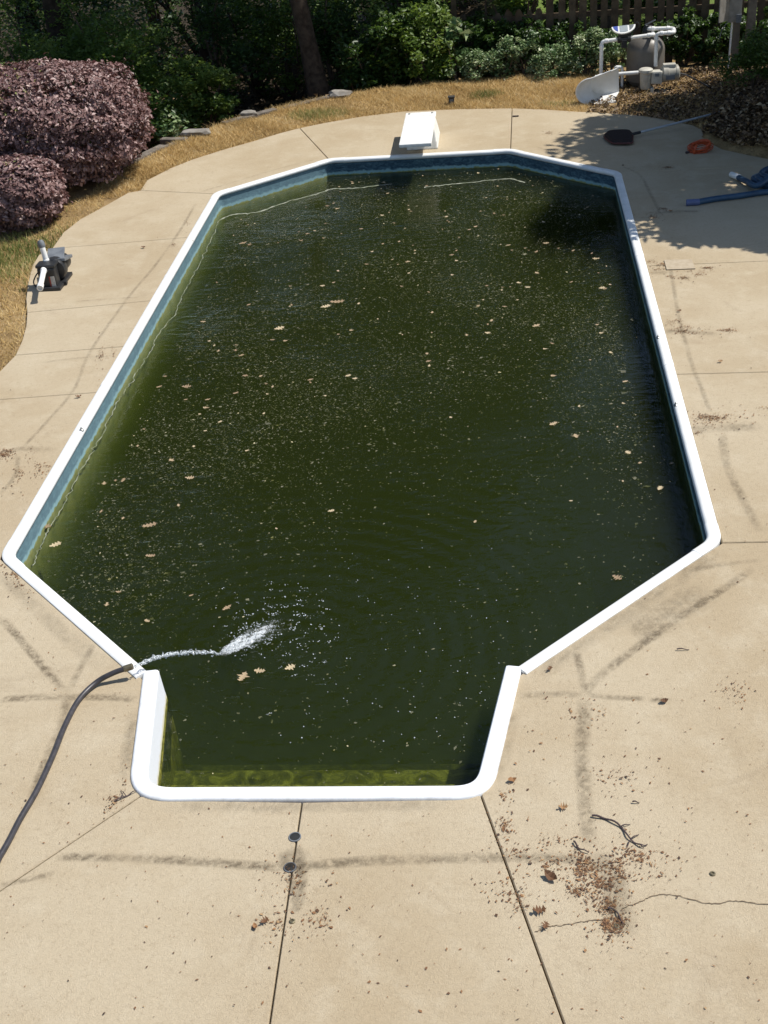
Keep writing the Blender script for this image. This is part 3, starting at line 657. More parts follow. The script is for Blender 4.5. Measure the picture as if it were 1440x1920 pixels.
def tree(name, base, h, trunk_r, clump_pts, per, rad, size, mat, label, lean=(0, 0), seed=0, group=None, nlimb=9, up=.4, z0=None):
    """trunk with limbs reaching into a crown of leaf clumps at the given points"""
    g = np.random.default_rng(seed); z0 = tz(*base) if z0 is None else z0
    o = empty(name, (base[0], base[1], z0), label, 'tree', group)
    cp = np.asarray(clump_pts, float)
    top = np.array([base[0]+lean[0], base[1]+lean[1], z0+h])
    P = spline([np.array([base[0], base[1], z0-.1]), np.array([base[0]+lean[0]*.3+.05, base[1]+lean[1]*.3, z0+h*.35]), np.array([base[0]+lean[0]*.7, base[1]+lean[1]*.7, z0+h*.7]), top], 5)
    n = len(P); rs = [trunk_r*(1.45 if i == 0 else 1.15 if i == 1 else 1-.75*i/(n-1)) for i in range(n)]
    b = MB().tube(P, rs, 10); b.build('trunk', M_BARK, o, smooth=True)
    lb = MB()
    for j in g.choice(len(cp), min(nlimb, len(cp)), False):
        s = P[int(n*g.uniform(.35, .95))]; mid = s*.5+cp[j]*.5+np.array([0, 0, .25])
        Q = spline([s, mid, cp[j]], 4); m2 = len(Q); lb.tube(Q, [trunk_r*.38*(1-.8*i/(m2-1)) for i in range(m2)], 6, False)
    lb.build('limbs', M_BARK, o, smooth=True)
    pts, k = clumps(g, cp, rad, per, .75)
    tn = np.clip(.5+.22*g.normal(size=len(cp))[k]+.18*g.normal(size=len(k)), 0, 1)
    V, F, T = leaves(pts, size, up, .5, seed+1, tn)
    np_mesh('crown', V, F, mat, o, T); return o
K = SUN/SUN[2]
def over(poly, n, zlo, zhi, g):
    """points of a crown whose shade falls inside the ground polygon"""
    P = np.array(poly); lo, hi = P.min(0), P.max(0); out = []
    while len(out) < n:
        c = g.uniform(lo, hi, (200, 2)); c = c[inpoly(c, poly)]
        for q_ in c:
            z = g.uniform(zlo, zhi); out.append((q_[0]+K[0]*z, q_[1]+K[1]*z, z))
    return np.array(out[:n])
gG = np.random.default_rng(5)
# the tree right of the deck that shades its far corner
shade = [(2.15, 10.9), (2.9, 11.45), (3.5, 12.0), (4.5, 12.9), (5.6, 13.6), (7.6, 12.5), (7.8, 8.0), (7.0, 6.1), (4.6, 6.15), (3.9, 6.35), (3.3, 6.55), (2.75, 6.9), (2.2, 7.6), (2.3, 8.6), (2.75, 9.3), (2.5, 10.1)]
tree('shade_tree', (8.6, 10.4), 6.3, .19, over(shade, 300, 3.4, 6.4, gG), 190, .55, .20, M_LEAF_M, 'leafy tree beside the deck that shades the far right corner', (-.5, -.4), 31, 'trees around the pool', 24)
wisps = [(1.9, 10.75), (2.35, 11.3), (2.6, 11.5), (2.6, 10.2), (2.0, 10.3)]
# woods behind: big trees whose crowns shade the slope
woods_trees = [((-1.95, 14.95), 13, .175, (-2.0, .6)), ((-7.4, 17.2), 15, .22, (.3, 0)), ((-10.5, 15.0), 14, .24, (.4, .2)), ((-.6, 18.6), 12, .21, (-.3, .3)), ((3.2, 19.0), 5.6, .16, (.2, .2)), ((-5.2, 21.0), 17, .25, (0, .3)), ((6.4, 18.2), 12.5, .18, (-.2, 0)), ((-9.8, 22.5), 17, .25, (0, 0)), ((-2.6, 24.0), 16, .25, (0, 0)), ((11.0, 15.5), 9, .2, (-.3, 0)), ((3.0, 26), 8.5, .22, (0, 0))]
lab_w = ['tall dark trunked tree just behind the dry lawn edge', 'woodland tree far left behind the large purple shrub', 'woodland tree at the far left end of the slope', 'tree in the woods behind the leafy hedge, left of the fence', 'tree rising behind the middle of the picket fence', 'tall tree deep in the dark woods on the left', 'tree behind the fence near the utility post', 'deepest woodland tree at the far left', 'tall tree deep in the woods behind the diving board', 'tree beyond the right end of the fence', 'distant tree far behind the picket fence']
for i, ((bx, by), hh, tr, ln) in enumerate(woods_trees):
    g = np.random.default_rng(100+i); n = 92; d = g.normal(size=(n, 3)); d /= np.linalg.norm(d, axis=1)[:, None]
    cz = 2.4+(hh-2.4)*.5; cp = np.array([bx+ln[0]*.5+.5, max(by, 17.2)+ln[1]*.5, cz])+d*np.array([2.9, 2.0, (hh-2.4)*.5])*g.uniform(.35, 1, n)[:, None]**.5
    cp = cp[cp[:, 1] > 16.0+.14*cp[:, 2]]
    if i == 0: cp = over([(-10, 12.9), (-5.2, 12.0), (-4.3, 12.7), (-3.4, 13.7), (-2.1, 14.75), (-.7, 15.4), (-.7, 17.5), (-10, 17.5)], 95, 3.2, 9.5, g)
    gs = cp[:, :2]-cp[:, 2:3]*K[:2]                     # where each clump's shade lands; leave sunlit clearings
    for (ex, ey, er) in ((-2.9, 17.6, 1.5), (-5.4, 16.2, 1.1), (-8.0, 15.6, 1.2), (-4.4, 14.7, .9), (.2, 15.2, 1.3), (-6.3, 13.6, .8), (-1.6, 20.0, 1.4), (-9.5, 18.5, 1.5), (-4.8, 19.6, 1.3)):
        kp = np.hypot(gs[:, 0]-ex, gs[:, 1]-ey) > er*.58; cp, gs = cp[kp], gs[kp]
    tree('woodland_tree', (bx, by), hh*.85, tr, cp, 85, .72, .30, (M_LEAF_D, M_LEAF_M, M_LEAF_D)[i % 3], lab_w[i], ln, 200+i, 'trees around the pool', 14)
# understorey: shrubs and saplings under the trees
und = []
gU = np.random.default_rng(77)
spots = [(-7.6, 12.6, 1.0, 1.7), (-6.2, 12.9, 1.05, 1.9), (-8.9, 13.6, 1.2, 2.3), (-4.9, 13.6, .85, 1.35), (-7.0, 14.6, 1.2, 2.3), (-5.4, 15.2, 1.1, 2.3), (-4.1, 14.6, .8, 1.6), (-9.8, 15.8, 1.5, 3.0), (-8.0, 16.8, 1.4, 3.0), (-6.0, 17.4, 1.3, 2.8), (-4.2, 16.8, 1.1, 2.5), (-3.9, 19.0, 1.4, 3.0), (-1.9, 16.6, 1.1, 2.4), (-7.6, 19.8, 1.6, 3.4), (-11.5, 18.5, 1.8, 3.6), (-5.8, 23, 1.8, 4.0), (-10, 24, 2.2, 4.6), (-1.0, 20, 1.5, 3.4), (-2.6, 21.5, 1.6, 3.4), (1.5, 22, 1.8, 3.4), (-13.5, 15, 1.8, 3.4), (5.0, 22, 1.8, 3.2), (-3.0, 17.6, 1.1, 2.6), (-.2, 17.0, 1.1, 2.4), (-6.6, 15.9, 1.1, 2.4), (-8.6, 21.5, 1.8, 3.8), (-12.6, 21.5, 2.0, 4.0), (-4.2, 25.5, 2.0, 4.2), (-7.8, 26.5, 2.2, 4.6), (-13, 27, 2.6, 5), (-1.0, 27, 2.2, 4.4), (-10.5, 19.2, 1.6, 3.4), (-.8, 23, 1.7, 3.6)]
und_lab = ['dark leafy shrub in the shade close behind the large purple shrub', 'dark shrub under the trees right of the large purple shrub', 'dark shrub at the far left edge behind the purple shrubs', 'low shaded shrub below the timber retaining edge']
for i, (x, y, r, h) in enumerate(spots):
    m_ = (M_LEAF_D, M_LEAF_M, M_LEAF_D, M_LEAF_M, M_LEAF_L)[i % 5]
    if (x, y) in ((-3.0, 17.6), (-5.4, 15.2), (-7.0, 14.6), (-8.0, 16.8), (-4.1, 14.6)): m_ = M_LEAF_L
    lab = und_lab[i] if i < 4 else 'dark green undergrowth shrub in the shaded woods behind the lawn'
    shrub('undergrowth_shrub', (x, y), r, r*.9, h, 4600 if y < 18 else 3200, .085 if y < 18 else .12, m_, lab, 'shrub', None if i < 4 else 'undergrowth shrubs in the woods', 300+i, .25, 8, .03, .45, 60, .26)
# leafy hedge behind the diving board, mostly sunlit on its right
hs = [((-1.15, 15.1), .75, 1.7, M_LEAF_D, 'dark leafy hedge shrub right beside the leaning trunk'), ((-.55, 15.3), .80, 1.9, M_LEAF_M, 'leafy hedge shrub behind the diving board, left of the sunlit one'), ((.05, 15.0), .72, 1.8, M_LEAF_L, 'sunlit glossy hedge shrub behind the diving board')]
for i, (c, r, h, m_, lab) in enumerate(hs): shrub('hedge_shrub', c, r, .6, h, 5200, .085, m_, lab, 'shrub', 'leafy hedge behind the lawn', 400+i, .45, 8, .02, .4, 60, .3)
shrub('overhanging_branch_shrub', (1.35, 15.55), .95, .5, 1.9, 3200, .10, M_LEAF_L, 'bright leafy branch hanging over the picket fence', 'shrub', None, 410, .6, 6, .55, .5, 40, .3)
# variegated bed along the fence
vs_ = [(.72, 14.55, .42, .50, 'pale variegated bush at the left end of the fence bed'), (1.25, 14.62, .45, .62, 'second variegated bush from the left along the fence'), (1.62, 14.72, .34, .78, 'tall sprig of variegated bush between its neighbours'), (2.10, 14.50, .50, .55, 'wide variegated bush in front of the fence, left of the filter'), (2.62, 14.45, .36, .80, 'upright variegated bush right behind the tall white pipe'), (3.05, 14.55, .40, .72, 'variegated bush between the white pipe and the grey tank')]
for i, (x, y, r, h, lab) in enumerate(vs_): shrub('variegated_shrub', (x, y), r, r*.75, h, 1700, .055, M_LEAF_V, lab, 'shrub', 'variegated shrubs along the fence', 420+i, .5, 7, .0, .45, 34, .35)
dk = [(.75, 15.1, .5, 1.25, 'tall dark ivy shrub hiding the left end of the fence'), (1.25, 15.12, .45, 1.05, 'dark ivy shrub before the fence next to its hidden left end'), (1.75, 15.05, .55, .9, 'dark ivy mound at the fence foot behind the variegated bushes'), (2.5, 15.0, .6, .85, 'dark ivy mound at the fence foot behind the tall white pipe'), (4.35, 14.9, .6, .95, 'dark shrub at the fence right of the grey tank'), (4.85, 14.75, .5, .85, 'dark shrub at the fence beside the utility post'), (5.7, 14.8, .6, .9, 'dark shrub at the fence right of the utility post')]
for i, (x, y, r, h, lab) in enumerate(dk): shrub('ivy_shrub', (x, y), r, .32, h, 2200, .075, M_LEAF_D, lab, 'shrub', 'dark shrubs along the fence', 440+i, .4, 6, .0, .4, 40, .3)
shrub('feathery_shrub', (5.0, 12.15), .55, .5, .85, 5200, .05, M_LEAF_M, 'feathery green bush in the shade above the dead leaves', 'shrub', None, 460, .3, 9, .05, .4, 60, .25)
shrub('feathery_shrub', (5.75, 11.6), .5, .5, .7, 3600, .05, M_LEAF_M, 'feathery green bush at the right edge beside the dead leaves', 'shrub', None, 461, .3, 9, .05, .4, 50, .25)
for i, x_ in enumerate((1.6, 2.7, 3.9, 5.1, 6.4)): shrub('hedge_shrub', (x_, 16.6+.15*(i % 2)), .8, .45, 1.5, 1900, .09, (M_LEAF_M, M_LEAF_L, M_LEAF_D)[i % 3], ['green bush glimpsed through the left end of the fence', 'bright bush glimpsed through the fence left of the filter', 'bush glimpsed through the fence behind the grey tank', 'bush glimpsed through the fence by the utility post', 'bush glimpsed through the right end of the fence'][i], 'shrub', 'bushes beyond the fence', 480+i, .4, 5, .0, .4, 40, .3)
# broad-leaved saplings
shrub('sapling', (-3.35, 13.55), .26, .26, .75, 120, .16, M_LEAF_L, 'bright sapling with broad leaves below the lawn edge', 'sapling', None, 470, .3, 3, .35, .55, 14, .5)
shrub('sapling', (.42, 14.62), .18, .14, 1.05, 60, .20, M_LEAF_V, 'blue-green sapling with large lobed leaves by the hedge end', 'sapling', None, 471, .3, 2, .4, .3, 9, .5)
shrub('sapling', (-4.35, 13.0), .30, .30, .9, 160, .10, M_LEAF_V, 'thin pale-leaved sapling in front of the dark woods', 'sapling', None, 472, .3, 3, .45, .5, 14, .5)

# ---- grass
def grass(name, poly, n, hgt, wid, mat, label, seed, mask=None, lean=.5):
    g = np.random.default_rng(seed); P = np.array(poly); lo, hi = P.min(0), P.max(0); pts = np.empty((0, 2))
    while len(pts) < n:
        c = g.uniform(lo, hi, (n*2, 2)); c = c[inpoly(c, poly)]
        c = c[~inpoly(c, deck_outline)]
        if mask is not None: c = c[mask(c, g)]
        pts = np.concatenate([pts, c])
    pts = pts[:n]; z = terrain_z(pts); a = g.uniform(0, 2*np.pi, n); h = hgt*g.uniform(.45, 1.4, n)*(1+.4*wobble(pts, 3.0, 2)); la = g.uniform(0, 2*np.pi, n); ll = h*lean*g.uniform(.2, 2.0, n)
    w2 = wid*g.uniform(.6, 1.4, n)
    b0 = np.column_stack([pts[:, 0]+np.cos(a)*w2, pts[:, 1]+np.sin(a)*w2, z-.005]); b1 = np.column_stack([pts[:, 0]-np.cos(a)*w2, pts[:, 1]-np.sin(a)*w2, z-.005])
    tp_ = np.column_stack([pts[:, 0]+np.cos(la)*ll, pts[:, 1]+np.sin(la)*ll, z+h])
    V = np.stack([b0, b1, tp_], 1).reshape(-1, 3); F = np.arange(3*n).reshape(-1, 3)
    t = np.clip(.5+.28*wobble(pts, 2.3, 1)+.2*g.normal(size=n), 0, 1)
    o = np_mesh(name, V, F, mat, None, np.repeat(t, 3)); return tag(o, label, 'grass', None, 'stuff')
back_lawn = [(-4.6, 9.0)]+[(x, y) for x, y in retain[3:11]]+[(1.2, 14.7), (2.6, 14.4), (4.4, 14.3), (5.2, 13.2), (4.6, 11.3), (4.2, 10.4), (1, 11.5), (-2, 10.5), (-4, 9)]
thin = lambda c, g: g.uniform(size=len(c)) < np.where((c[:, 0] > 2.6) & (c[:, 1] < 15), .25, 1)*np.where(wobble(c, 1.7, 9) > .35, .55, 1)
grass('dry_grass', back_lawn, 62000, .055, .0055, M_GRASS, 'dry golden grass strip behind the deck', 50, thin, 1.0)
gpatch = lambda c, g: (np.exp(-((c[:, 0]+1.75)/.45)**2-((c[:, 1]-12.75)/.3)**2)+np.exp(-((c[:, 0]-.95)/.25)**2-((c[:, 1]-13.45)/.2)**2)+.5*np.exp(-((c[:, 0]-2.1)/.3)**2-((c[:, 1]-12.6)/.2)**2)) > g.uniform(.15, 1.2, len(c))
grass('green_grass', back_lawn, 2600, .06, .006, M_GGRASS, 'green tufts in the dry grass behind the deck', 51, gpatch)
left_lawn = [(-4.1, 3.0), (-4.3, 2.0), (-7.5, 2.0), (-8, 7.5), (-6.5, 9.5), (-4.3, 9.0), (-3.8, 3.2)]
lm = lambda c, g: g.uniform(size=len(c)) < np.where(c[:, 1] > 6.6, .55, 1)
grass('dry_grass', left_lawn, 36000, .05, .0055, M_GRASS, 'dry yellow lawn left of the deck below the small pump', 52, lm, 1.0)
lm2 = lambda c, g: g.uniform(size=len(c)) < np.exp(-((c[:, 1]-6.9)/.75)**2)
grass('green_grass', left_lawn, 9000, .075, .006, M_GGRASS, 'green grass under the small purple shrub', 53, lm2)

# ---- fallen leaves on the ground
def litter(name, polys, n, size, mat, label, seed, lift=.015, cat='leaves', spread=.02, parent=None):
    g = np.random.default_rng(seed); pts = []
    for poly, fr in polys:
        P = np.array(poly); lo, hi = P.min(0), P.max(0); m_ = int(n*fr); c = np.empty((0, 2))
        while len(c) < m_:
            q_ = g.uniform(lo, hi, (m_*2, 2)); c = np.concatenate([c, q_[inpoly(q_, poly)]])
        pts.append(c[:m_])
    c = np.concatenate(pts); c = c[~inpoly(c, offset_poly(deck_outline, .12))]
    z = np.where(inpoly(c, deck_outline), 0.0, terrain_z(c))+lift+np.abs(g.normal(size=len(c)))*spread
    V, F, T = leaves(np.column_stack([c, z]), size, .45, .6, seed+1, None, .35)
    o = np_mesh(name, V, F, mat, None, T); return tag(o, label, cat, None, 'stuff')
litter('leaf_litter', [([(2.5, 11.9), (3.2, 11.6), (4.0, 10.9), (4.6, 11.0), (5.6, 12.0), (5.6, 14.3), (2.9, 14.3), (2.6, 12.9)], 1)], 7000, .055, M_LITTER, 'brown fallen leaves around the filter and under the trees', 60)
litter('leaf_litter', [([(4.02, 10.4), (4.3, 9.65), (4.9, 9.1), (5.6, 8.7), (6.6, 8.5), (6.6, 12.0), (4.6, 11.8)], 1)], 9000, .075, M_LITTER, 'heap of dead brown leaves at the right edge of the deck', 61, .03, 'leaves', .06)
litter('leaf_litter', [([(-12, 10.5), (-4.6, 10.2), (-3.6, 12.6), (-1.2, 14.4), (1, 15.5), (1, 26), (-12, 26)], 1)], 7000, .11, M_LITTER, 'dead leaves on the wooded slope', 62)

# ================================================================== fence, wall, post
fence = empty('picket_fence', (3, 15.45, tz(3, 15.45)), 'weathered wooden picket fence behind the filter and shrubs', 'fence')
FY = 15.35
def fy(x): return FY-.03*x
gF = np.random.default_rng(9)
x = .35; k = 0
while x < 7.4:
    wd = .125*gF.uniform(.9, 1.08); zb = tz(x, fy(x)); tall = x > 2.05
    top = (.92 if not tall else 1.30)+gF.uniform(-.03, .03)+(.0 if x > 1.2 else -.05)
    hw = wd/2; b = MB(); pts = [(-hw, zb-.02), (hw, zb-.02), (hw, top-.07), (hw*.45, top), (-hw*.45, top), (-hw, top-.07)]; ln = gF.uniform(-.012, .012)
    y_ = fy(x)+gF.uniform(-.004, .004)
    vs = [(x+px_+ln*(pz-zb), y_+dy, pz) for dy in (-.011, .011) for px_, pz in pts]; n = 6
    b.add(vs, [tuple(range(n)), tuple(range(2*n-1, n-1, -1))]+[(i, (i+1) % n, n+(i+1) % n, n+i) for i in range(n)])
    b.build('picket', M_FENCE, fence); x += wd+.062*gF.uniform(.7, 1.3); k += 1
for z_ in (.12, .78):
    MB().add(*(lambda P: (P, [(0, 1, 2, 3), (4, 7, 6, 5), (0, 4, 5, 1), (1, 5, 6, 2), (2, 6, 7, 3), (3, 7, 4, 0)]))([(xx, fy(xx)+dy, z_+dz+.0) for (xx, dz) in ((.25, -.045), (7.5, -.045), (7.5, .045), (.25, .045)) for dy in (.013,)]+[(xx, fy(xx)+.055, z_+dz) for (xx, dz) in ((.25, -.045), (7.5, -.045), (7.5, .045), (.25, .045))])).build('rail', M_FENCE, fence)
for xx in (.4, 2.5, 4.6, 6.7): MB().box((xx, fy(xx)+.105, .45), (.09, .09, 1.5)).build('fence_post', M_FENCE, fence)

# timber retaining edge on the left
wall = empty('timber_retaining_edge', (-4.1, 11.0, -.1), 'weathered grey timbers holding up the dry lawn at left', 'retaining wall')
def beam(p0, p1, z, w_, h_, name='timber', mat=None, parent=wall):
    p0, p1 = np.array(p0), np.array(p1); d = p1-p0; L = np.linalg.norm(d); c = (p0+p1)/2
    return MB().box((c[0], c[1], z-h_/2), (L, w_, h_), math.atan2(d[1], d[0])).build(name, mat or M_TIMBER, parent, bevel=.012)
beam((-4.62, 10.02), (-4.02, 11.35), .03, .15, .15); beam((-4.66, 10.05), (-4.07, 11.4), -.13, .17, .16); beam((-4.0, 11.42), (-3.55, 12.25), -.02, .15, .15)
beam((-4.0, 11.5), (-3.5, 12.3), -.18, .17, .16); beam((-3.30, 12.55), (-2.55, 13.25), .01, .14, .14); beam((-2.45, 13.35), (-1.65, 14.0), -.01, .14, .14)
beam((-4.15, 11.75), (-3.72, 11.68), .02, .14, .13, 'tie_back')
def rock(c, s, seed, mat, parent=None, name='stone', label=None, cat=None, flat=.5):
    g = np.random.default_rng(seed); bm = bmesh.new(); bmesh.ops.create_icosphere(bm, subdivisions=2, radius=1)
    vs = []; 
    for v_ in bm.verts:
        p = np.array(v_.co); p = np.sign(p)*np.abs(p)**.75; p = p*(1+.13*math.sin(p[0]*4+seed)+.1*math.sin(p[1]*5+p[2]*4+seed*2)); vs.append((c[0]+p[0]*s[0], c[1]+p[1]*s[1], c[2]+p[2]*s[2]))
    fs = [tuple(v_.index for v_ in f.verts) for f in bm.faces]; bm.free()
    o = MB().add(vs, fs).build(name, mat, parent, origin=None if parent else c)
    if label: tag(o, label, cat)
    return o
rock((-1.55, 13.98, .0), (.20, .13, .07), 3, M_STONE, None, 'stone', 'flat pale stone at the lawn edge below the leaning trunk', 'stone')
rock((-3.62, 11.95, .02), (.22, .12, .06), 5, M_STONE, None, 'stone', 'broken pale stone beside the retaining timbers', 'stone')
rock((-2.95, 12.95, .02), (.16, .10, .05), 8, M_STONE, None, 'stone', 'small pale stone on the left lawn edge near the bright sapling', 'stone')

# utility post with electrical boxes
post = empty('utility_post', (5.24, 14.2, tz(5.24, 14.2)), 'grey wooden utility post carrying electrical boxes by the fence', 'post')
zb = tz(5.24, 14.2)
MB().box((5.27, 14.2, zb+1.0), (.14, .10, 2.1)).build('post', M_POST, post, bevel=.006)
MB().box((5.06, 14.28, zb+.75), (.11, .03, 1.6)).build('plank', M_POST, post, bevel=.004)
bx = MB().box((4.99, 14.13, 1.0), (.20, .11, .52)).build('panel_box', M_BOX, post, bevel=.006)
dr = MB(); dr.box((4.80, 14.02, 1.02), (.22, .018, .50), math.radians(38)); dr.build('panel_door', M_BOX, post, bevel=.004)
MB().box((5.05, 14.065, .80), (.085, .03, .13)).build('outlet_cover', M_GREYP, post, bevel=.004)
MB().tube([(4.96, 14.14, .75), (4.955, 14.14, .45), (4.95, 14.15, zb)], .016, 8).build('conduit', M_PVC, post, smooth=True)
MB().tube(spline([(4.90, 14.14, .76), (4.80, 14.12, .62), (4.77, 14.10, .50)], 5), .008, 6).build('cable', M_GREYP, post, smooth=True)

# ================================================================== diving board
BZ = .338
fl, fr_, bl_, br_ = gp(747.5, 271, BZ), gp(809, 268, BZ), gp(761, 212, BZ), gp(816.5, 208, BZ)
dcx = float((fl[0]+fr_[0])/2); dw = .45; y0, y1 = float((fl[1]+fr_[1])/2), float((bl_[1]+br_[1])/2)
div = empty('diving_board', (dcx, (y0+y1)/2, 0), 'short white diving board on a white moulded stand at the far end', 'diving board')
MB().box((dcx, (y0+y1)/2, BZ-.025), (dw, y1-y0, .05)).build('board', M_BOARD, div, bevel=.012)
b = MB(); st_ = [(dcx-.19, 10.42), (dcx+.27, 10.42), (dcx+.27, 11.25), (dcx-.19, 11.25)]; tp2 = [(dcx-.17, 10.50), (dcx+.22, 10.50), (dcx+.22, 11.1), (dcx-.17, 11.1)]
b.add([(*p, .0) for p in st_]+[(*p, BZ-.052) for p in tp2], [(3, 2, 1, 0), (4, 5, 6, 7)]+[(i, (i+1) % 4, 4+(i+1) % 4, 4+i) for i in range(4)])
b.build('stand', M_BOARD, div, bevel=.02)
for dx in (-.17, .17): MB().lathe((dcx+dx, y1-.09, BZ-.001), [(.020, 0), (.020, .004), (.013, .006), (.013, .014), (.0, .016)], 14).build('bolt', M_CHROME, div, smooth=True)

# ================================================================== garden hose and its jet
hp = [(-90, 1740, .02), (0, 1605, .02), (38, 1535, .02), (70, 1480, .02), (100, 1415, .02), (122, 1360, .02), (148, 1312, .02), (180, 1280, .035), (212, 1262, .075), (246, 1250, .10)]
HP = spline([np.array([-5.6, -6.9, .02]), np.array([-4.2, -5.6, .02]), np.array([-2.9, -4.6, .02])]+[gp(x_, y_, z_) for x_, y_, z_ in hp], 8)
hose = empty('garden_hose', tuple(HP[12]), 'black garden hose across the deck pouring water into the pool', 'hose')
MB().tube(HP, .0185, 12).build('tube', M_HOSE, hose, smooth=True)
e_ = HP[-1]; dn_ = HP[-1]-HP[-3]; dn_ /= np.linalg.norm(dn_)
MB().lathe(e_-dn_*.05, [(.0215, 0), (.0225, .01), (.0225, .058), (.018, .062)], 14, dirv=dn_).build('end_fitting', M_BRASS, hose, smooth=True)
hit = gp(412, 1226, WZ+.01)
jet = []
e2_ = e_+dn_*.025
for i in range(40):
    u = i/39; p = e2_*(1-u)+hit*u; p[2] = e_[2]*(1-u)+hit[2]*u+.20*u*(1-u)*1.1; jet.append(p)
gJ = np.random.default_rng(3)
b = MB(); b.tube([p+gJ.normal(size=3)*.0025 for p in jet], [.0115*(1+.3*gJ.normal()) if 0 < i < 39 else .010 for i in range(40)], 9)
bm = bmesh.new()
def blob(b, c, r, g, sub=1, fl_=1.0):
    bm = bmesh.new(); bmesh.ops.create_icosphere(bm, subdivisions=sub, radius=1); s = r*g.uniform(.6, 1.3, 3); s[2] *= fl_
    vs = [np.array(c)+np.array(v_.co)*s*(1+.2*g.normal()) for v_ in bm.verts]; fs = [tuple(v_.index for v_ in f.verts) for f in bm.faces]; bm.free(); b.add(vs, fs)
bm.free()
for _ in range(110):
    p = jet[gJ.integers(8, 40)]; blob(b, p+gJ.normal(size=3)*.011, gJ.uniform(.003, .008), gJ, 1)
o = b.build('water_jet', M_SPLASH, None, smooth=True, origin=tuple(e_)); tag(o, 'arc of clear water shooting from the hose end', 'water jet')
b = MB(); fc = gp(485, 1192, WZ)
dirf = gp(530, 1165, WZ)-gp(412, 1226, WZ); dirf /= np.linalg.norm(dirf); sd = np.array([-dirf[1], dirf[0], 0])
nu, nv = 90, 60; vsf = []; tsf = []
for iu in range(nu):
    for iv in range(nv):
        u = iu/(nu-1); v_ = iv/(nv-1)*2-1; wd = .025+.23*u**.8
        p = hit+dirf*(u*.85-.03)+sd*v_*wd*1.15
        cov = max(0, 1-abs(v_)**1.3)*min(1, u*9)*(1-u)**1.25*1.45
        tb = math.sin(u*31+v_*5)*math.sin(v_*13+u*17)+.6*math.sin(u*67+v_*29)*math.sin(v_*41)
        p[2] = WZ+.003+max(0, cov)*(.010+.008*tb+.006*gJ.normal()); vsf.append(p); tsf.append(cov*(.75+.25*tb)+.03*gJ.normal())
fm = MB().add(vsf, [(iu*nv+iv, iu*nv+iv+1, (iu+1)*nv+iv+1, (iu+1)*nv+iv) for iu in range(nu-1) for iv in range(nv-1)]); fm.t = tsf
o = fm.build('foam_patch', M_FOAM, None, smooth=True, origin=tuple(hit)); tag(o, 'frothy white patch where the hose jet enters the pool', 'foam', None, 'stuff')
for _ in range(240):
    u = gJ.beta(1.5, 1.6); s = .02+.13*u; p = hit+dirf*u*.50+sd*gJ.normal()*s*.75; p[2] = WZ+abs(gJ.normal())*.022*(1-u*.6)+.004
    blob(b, p, gJ.uniform(.002, .005), gJ, 1, .8)
for _ in range(420):
    u = gJ.uniform(.3, 1.9)**1.0; an = gJ.normal()*.55; dd = dirf*math.cos(an)+sd*math.sin(an); p = hit+dd*u*.50; p[2] = WZ+.002
    if np.sin(p[0]*37)*np.sin(p[1]*41) < .15 and gJ.uniform() < .8: continue
    for _k in range(gJ.integers(1, 5)): blob(b, p+gJ.normal(size=3)*np.array([.016, .007, 0]), gJ.uniform(.0025, .006), gJ, 1, .4)
o = b.build('splash_foam', M_SPLASH, None, smooth=True, origin=tuple(hit)); tag(o, 'white foam where the hose water hits the pool', 'foam', None, 'stuff')

# ================================================================== things floating on the water
wp_in = offset_poly(ccw(POOLALL), .16)
def on_water(n, g, dens):
    out = np.empty((0, 2))
    while len(out) < n:
        c = g.uniform((-2.7, -2.5), (2.7, 10.1), (n*2, 2)); c = c[inpoly(c, wp_in)]; c = c[g.uniform(size=len(c)) < dens(c)]; out = np.concatenate([out, c])
    return out[:n]
def dens(c):
    x, y = c[:, 0], c[:, 1]
    d = .07+.93*sstep(-.4, 2.6, y-.55*np.clip(x+.4, 0, 3)*1.2)           # cleared in the lower middle and right
    d = np.maximum(d, .9*sstep(-.9, -1.9, x)*sstep(-1.2, -.4, y))
    d = np.maximum(d, .65*sstep(1.7, 2.3, x)*sstep(.3, 1.5, y))
    d *= 1-.93*np.exp(-(((x-.45)/.95)**2+((y-.6)/1.5)**2))
    d *= 1-.8*np.exp(-(((x-1.2)/.8)**2+((y-2.6)/1.0)**2))
    d *= .45+.55*sstep(-.25, .35, wobble(c, 1.4, 4)+.35*wobble(c, 5, 2))
    d *= np.where(x > 2.38, .12, 1)*np.where((x < -2.33), .10, 1)
    return d
gW = np.random.default_rng(21)
P = on_water(80000, gW, dens); n = len(P)
dep = np.where(gW.uniform(size=n) < .80, -gW.uniform(.006, .24, n), .0025)
V, F, T = leaves(np.column_stack([P, WZ+dep]), .0125*np.exp(.42*gW.normal(size=n)), .93, gW.uniform(.2, .9, n)[:, None], 22, np.clip(.17+.17*gW.normal(size=n)+.6*(gW.uniform(size=n) < .035), 0, 1), .05)
o = np_mesh('floating_debris', V, F, M_FLAKE, None, T); tag(o, 'specks of pollen and leaf bits covering the green water', 'debris', None, 'stuff')
bubbles = MB()
for _ in range(120):
    p = gp(gW.uniform(520, 960), gW.uniform(1020, 1400), WZ+.002)
    if inpoly(p[None, :2], wp_in)[0]: bubbles.lathe(p, [(.0042*gW.uniform(.5, 1.3), 0), (.003, .003)], 6)
o = bubbles.build('bubble_specks', M_SPLASH, None); tag(o, 'tiny bright bubbles drifting on the open water', 'bubbles', None, 'stuff')
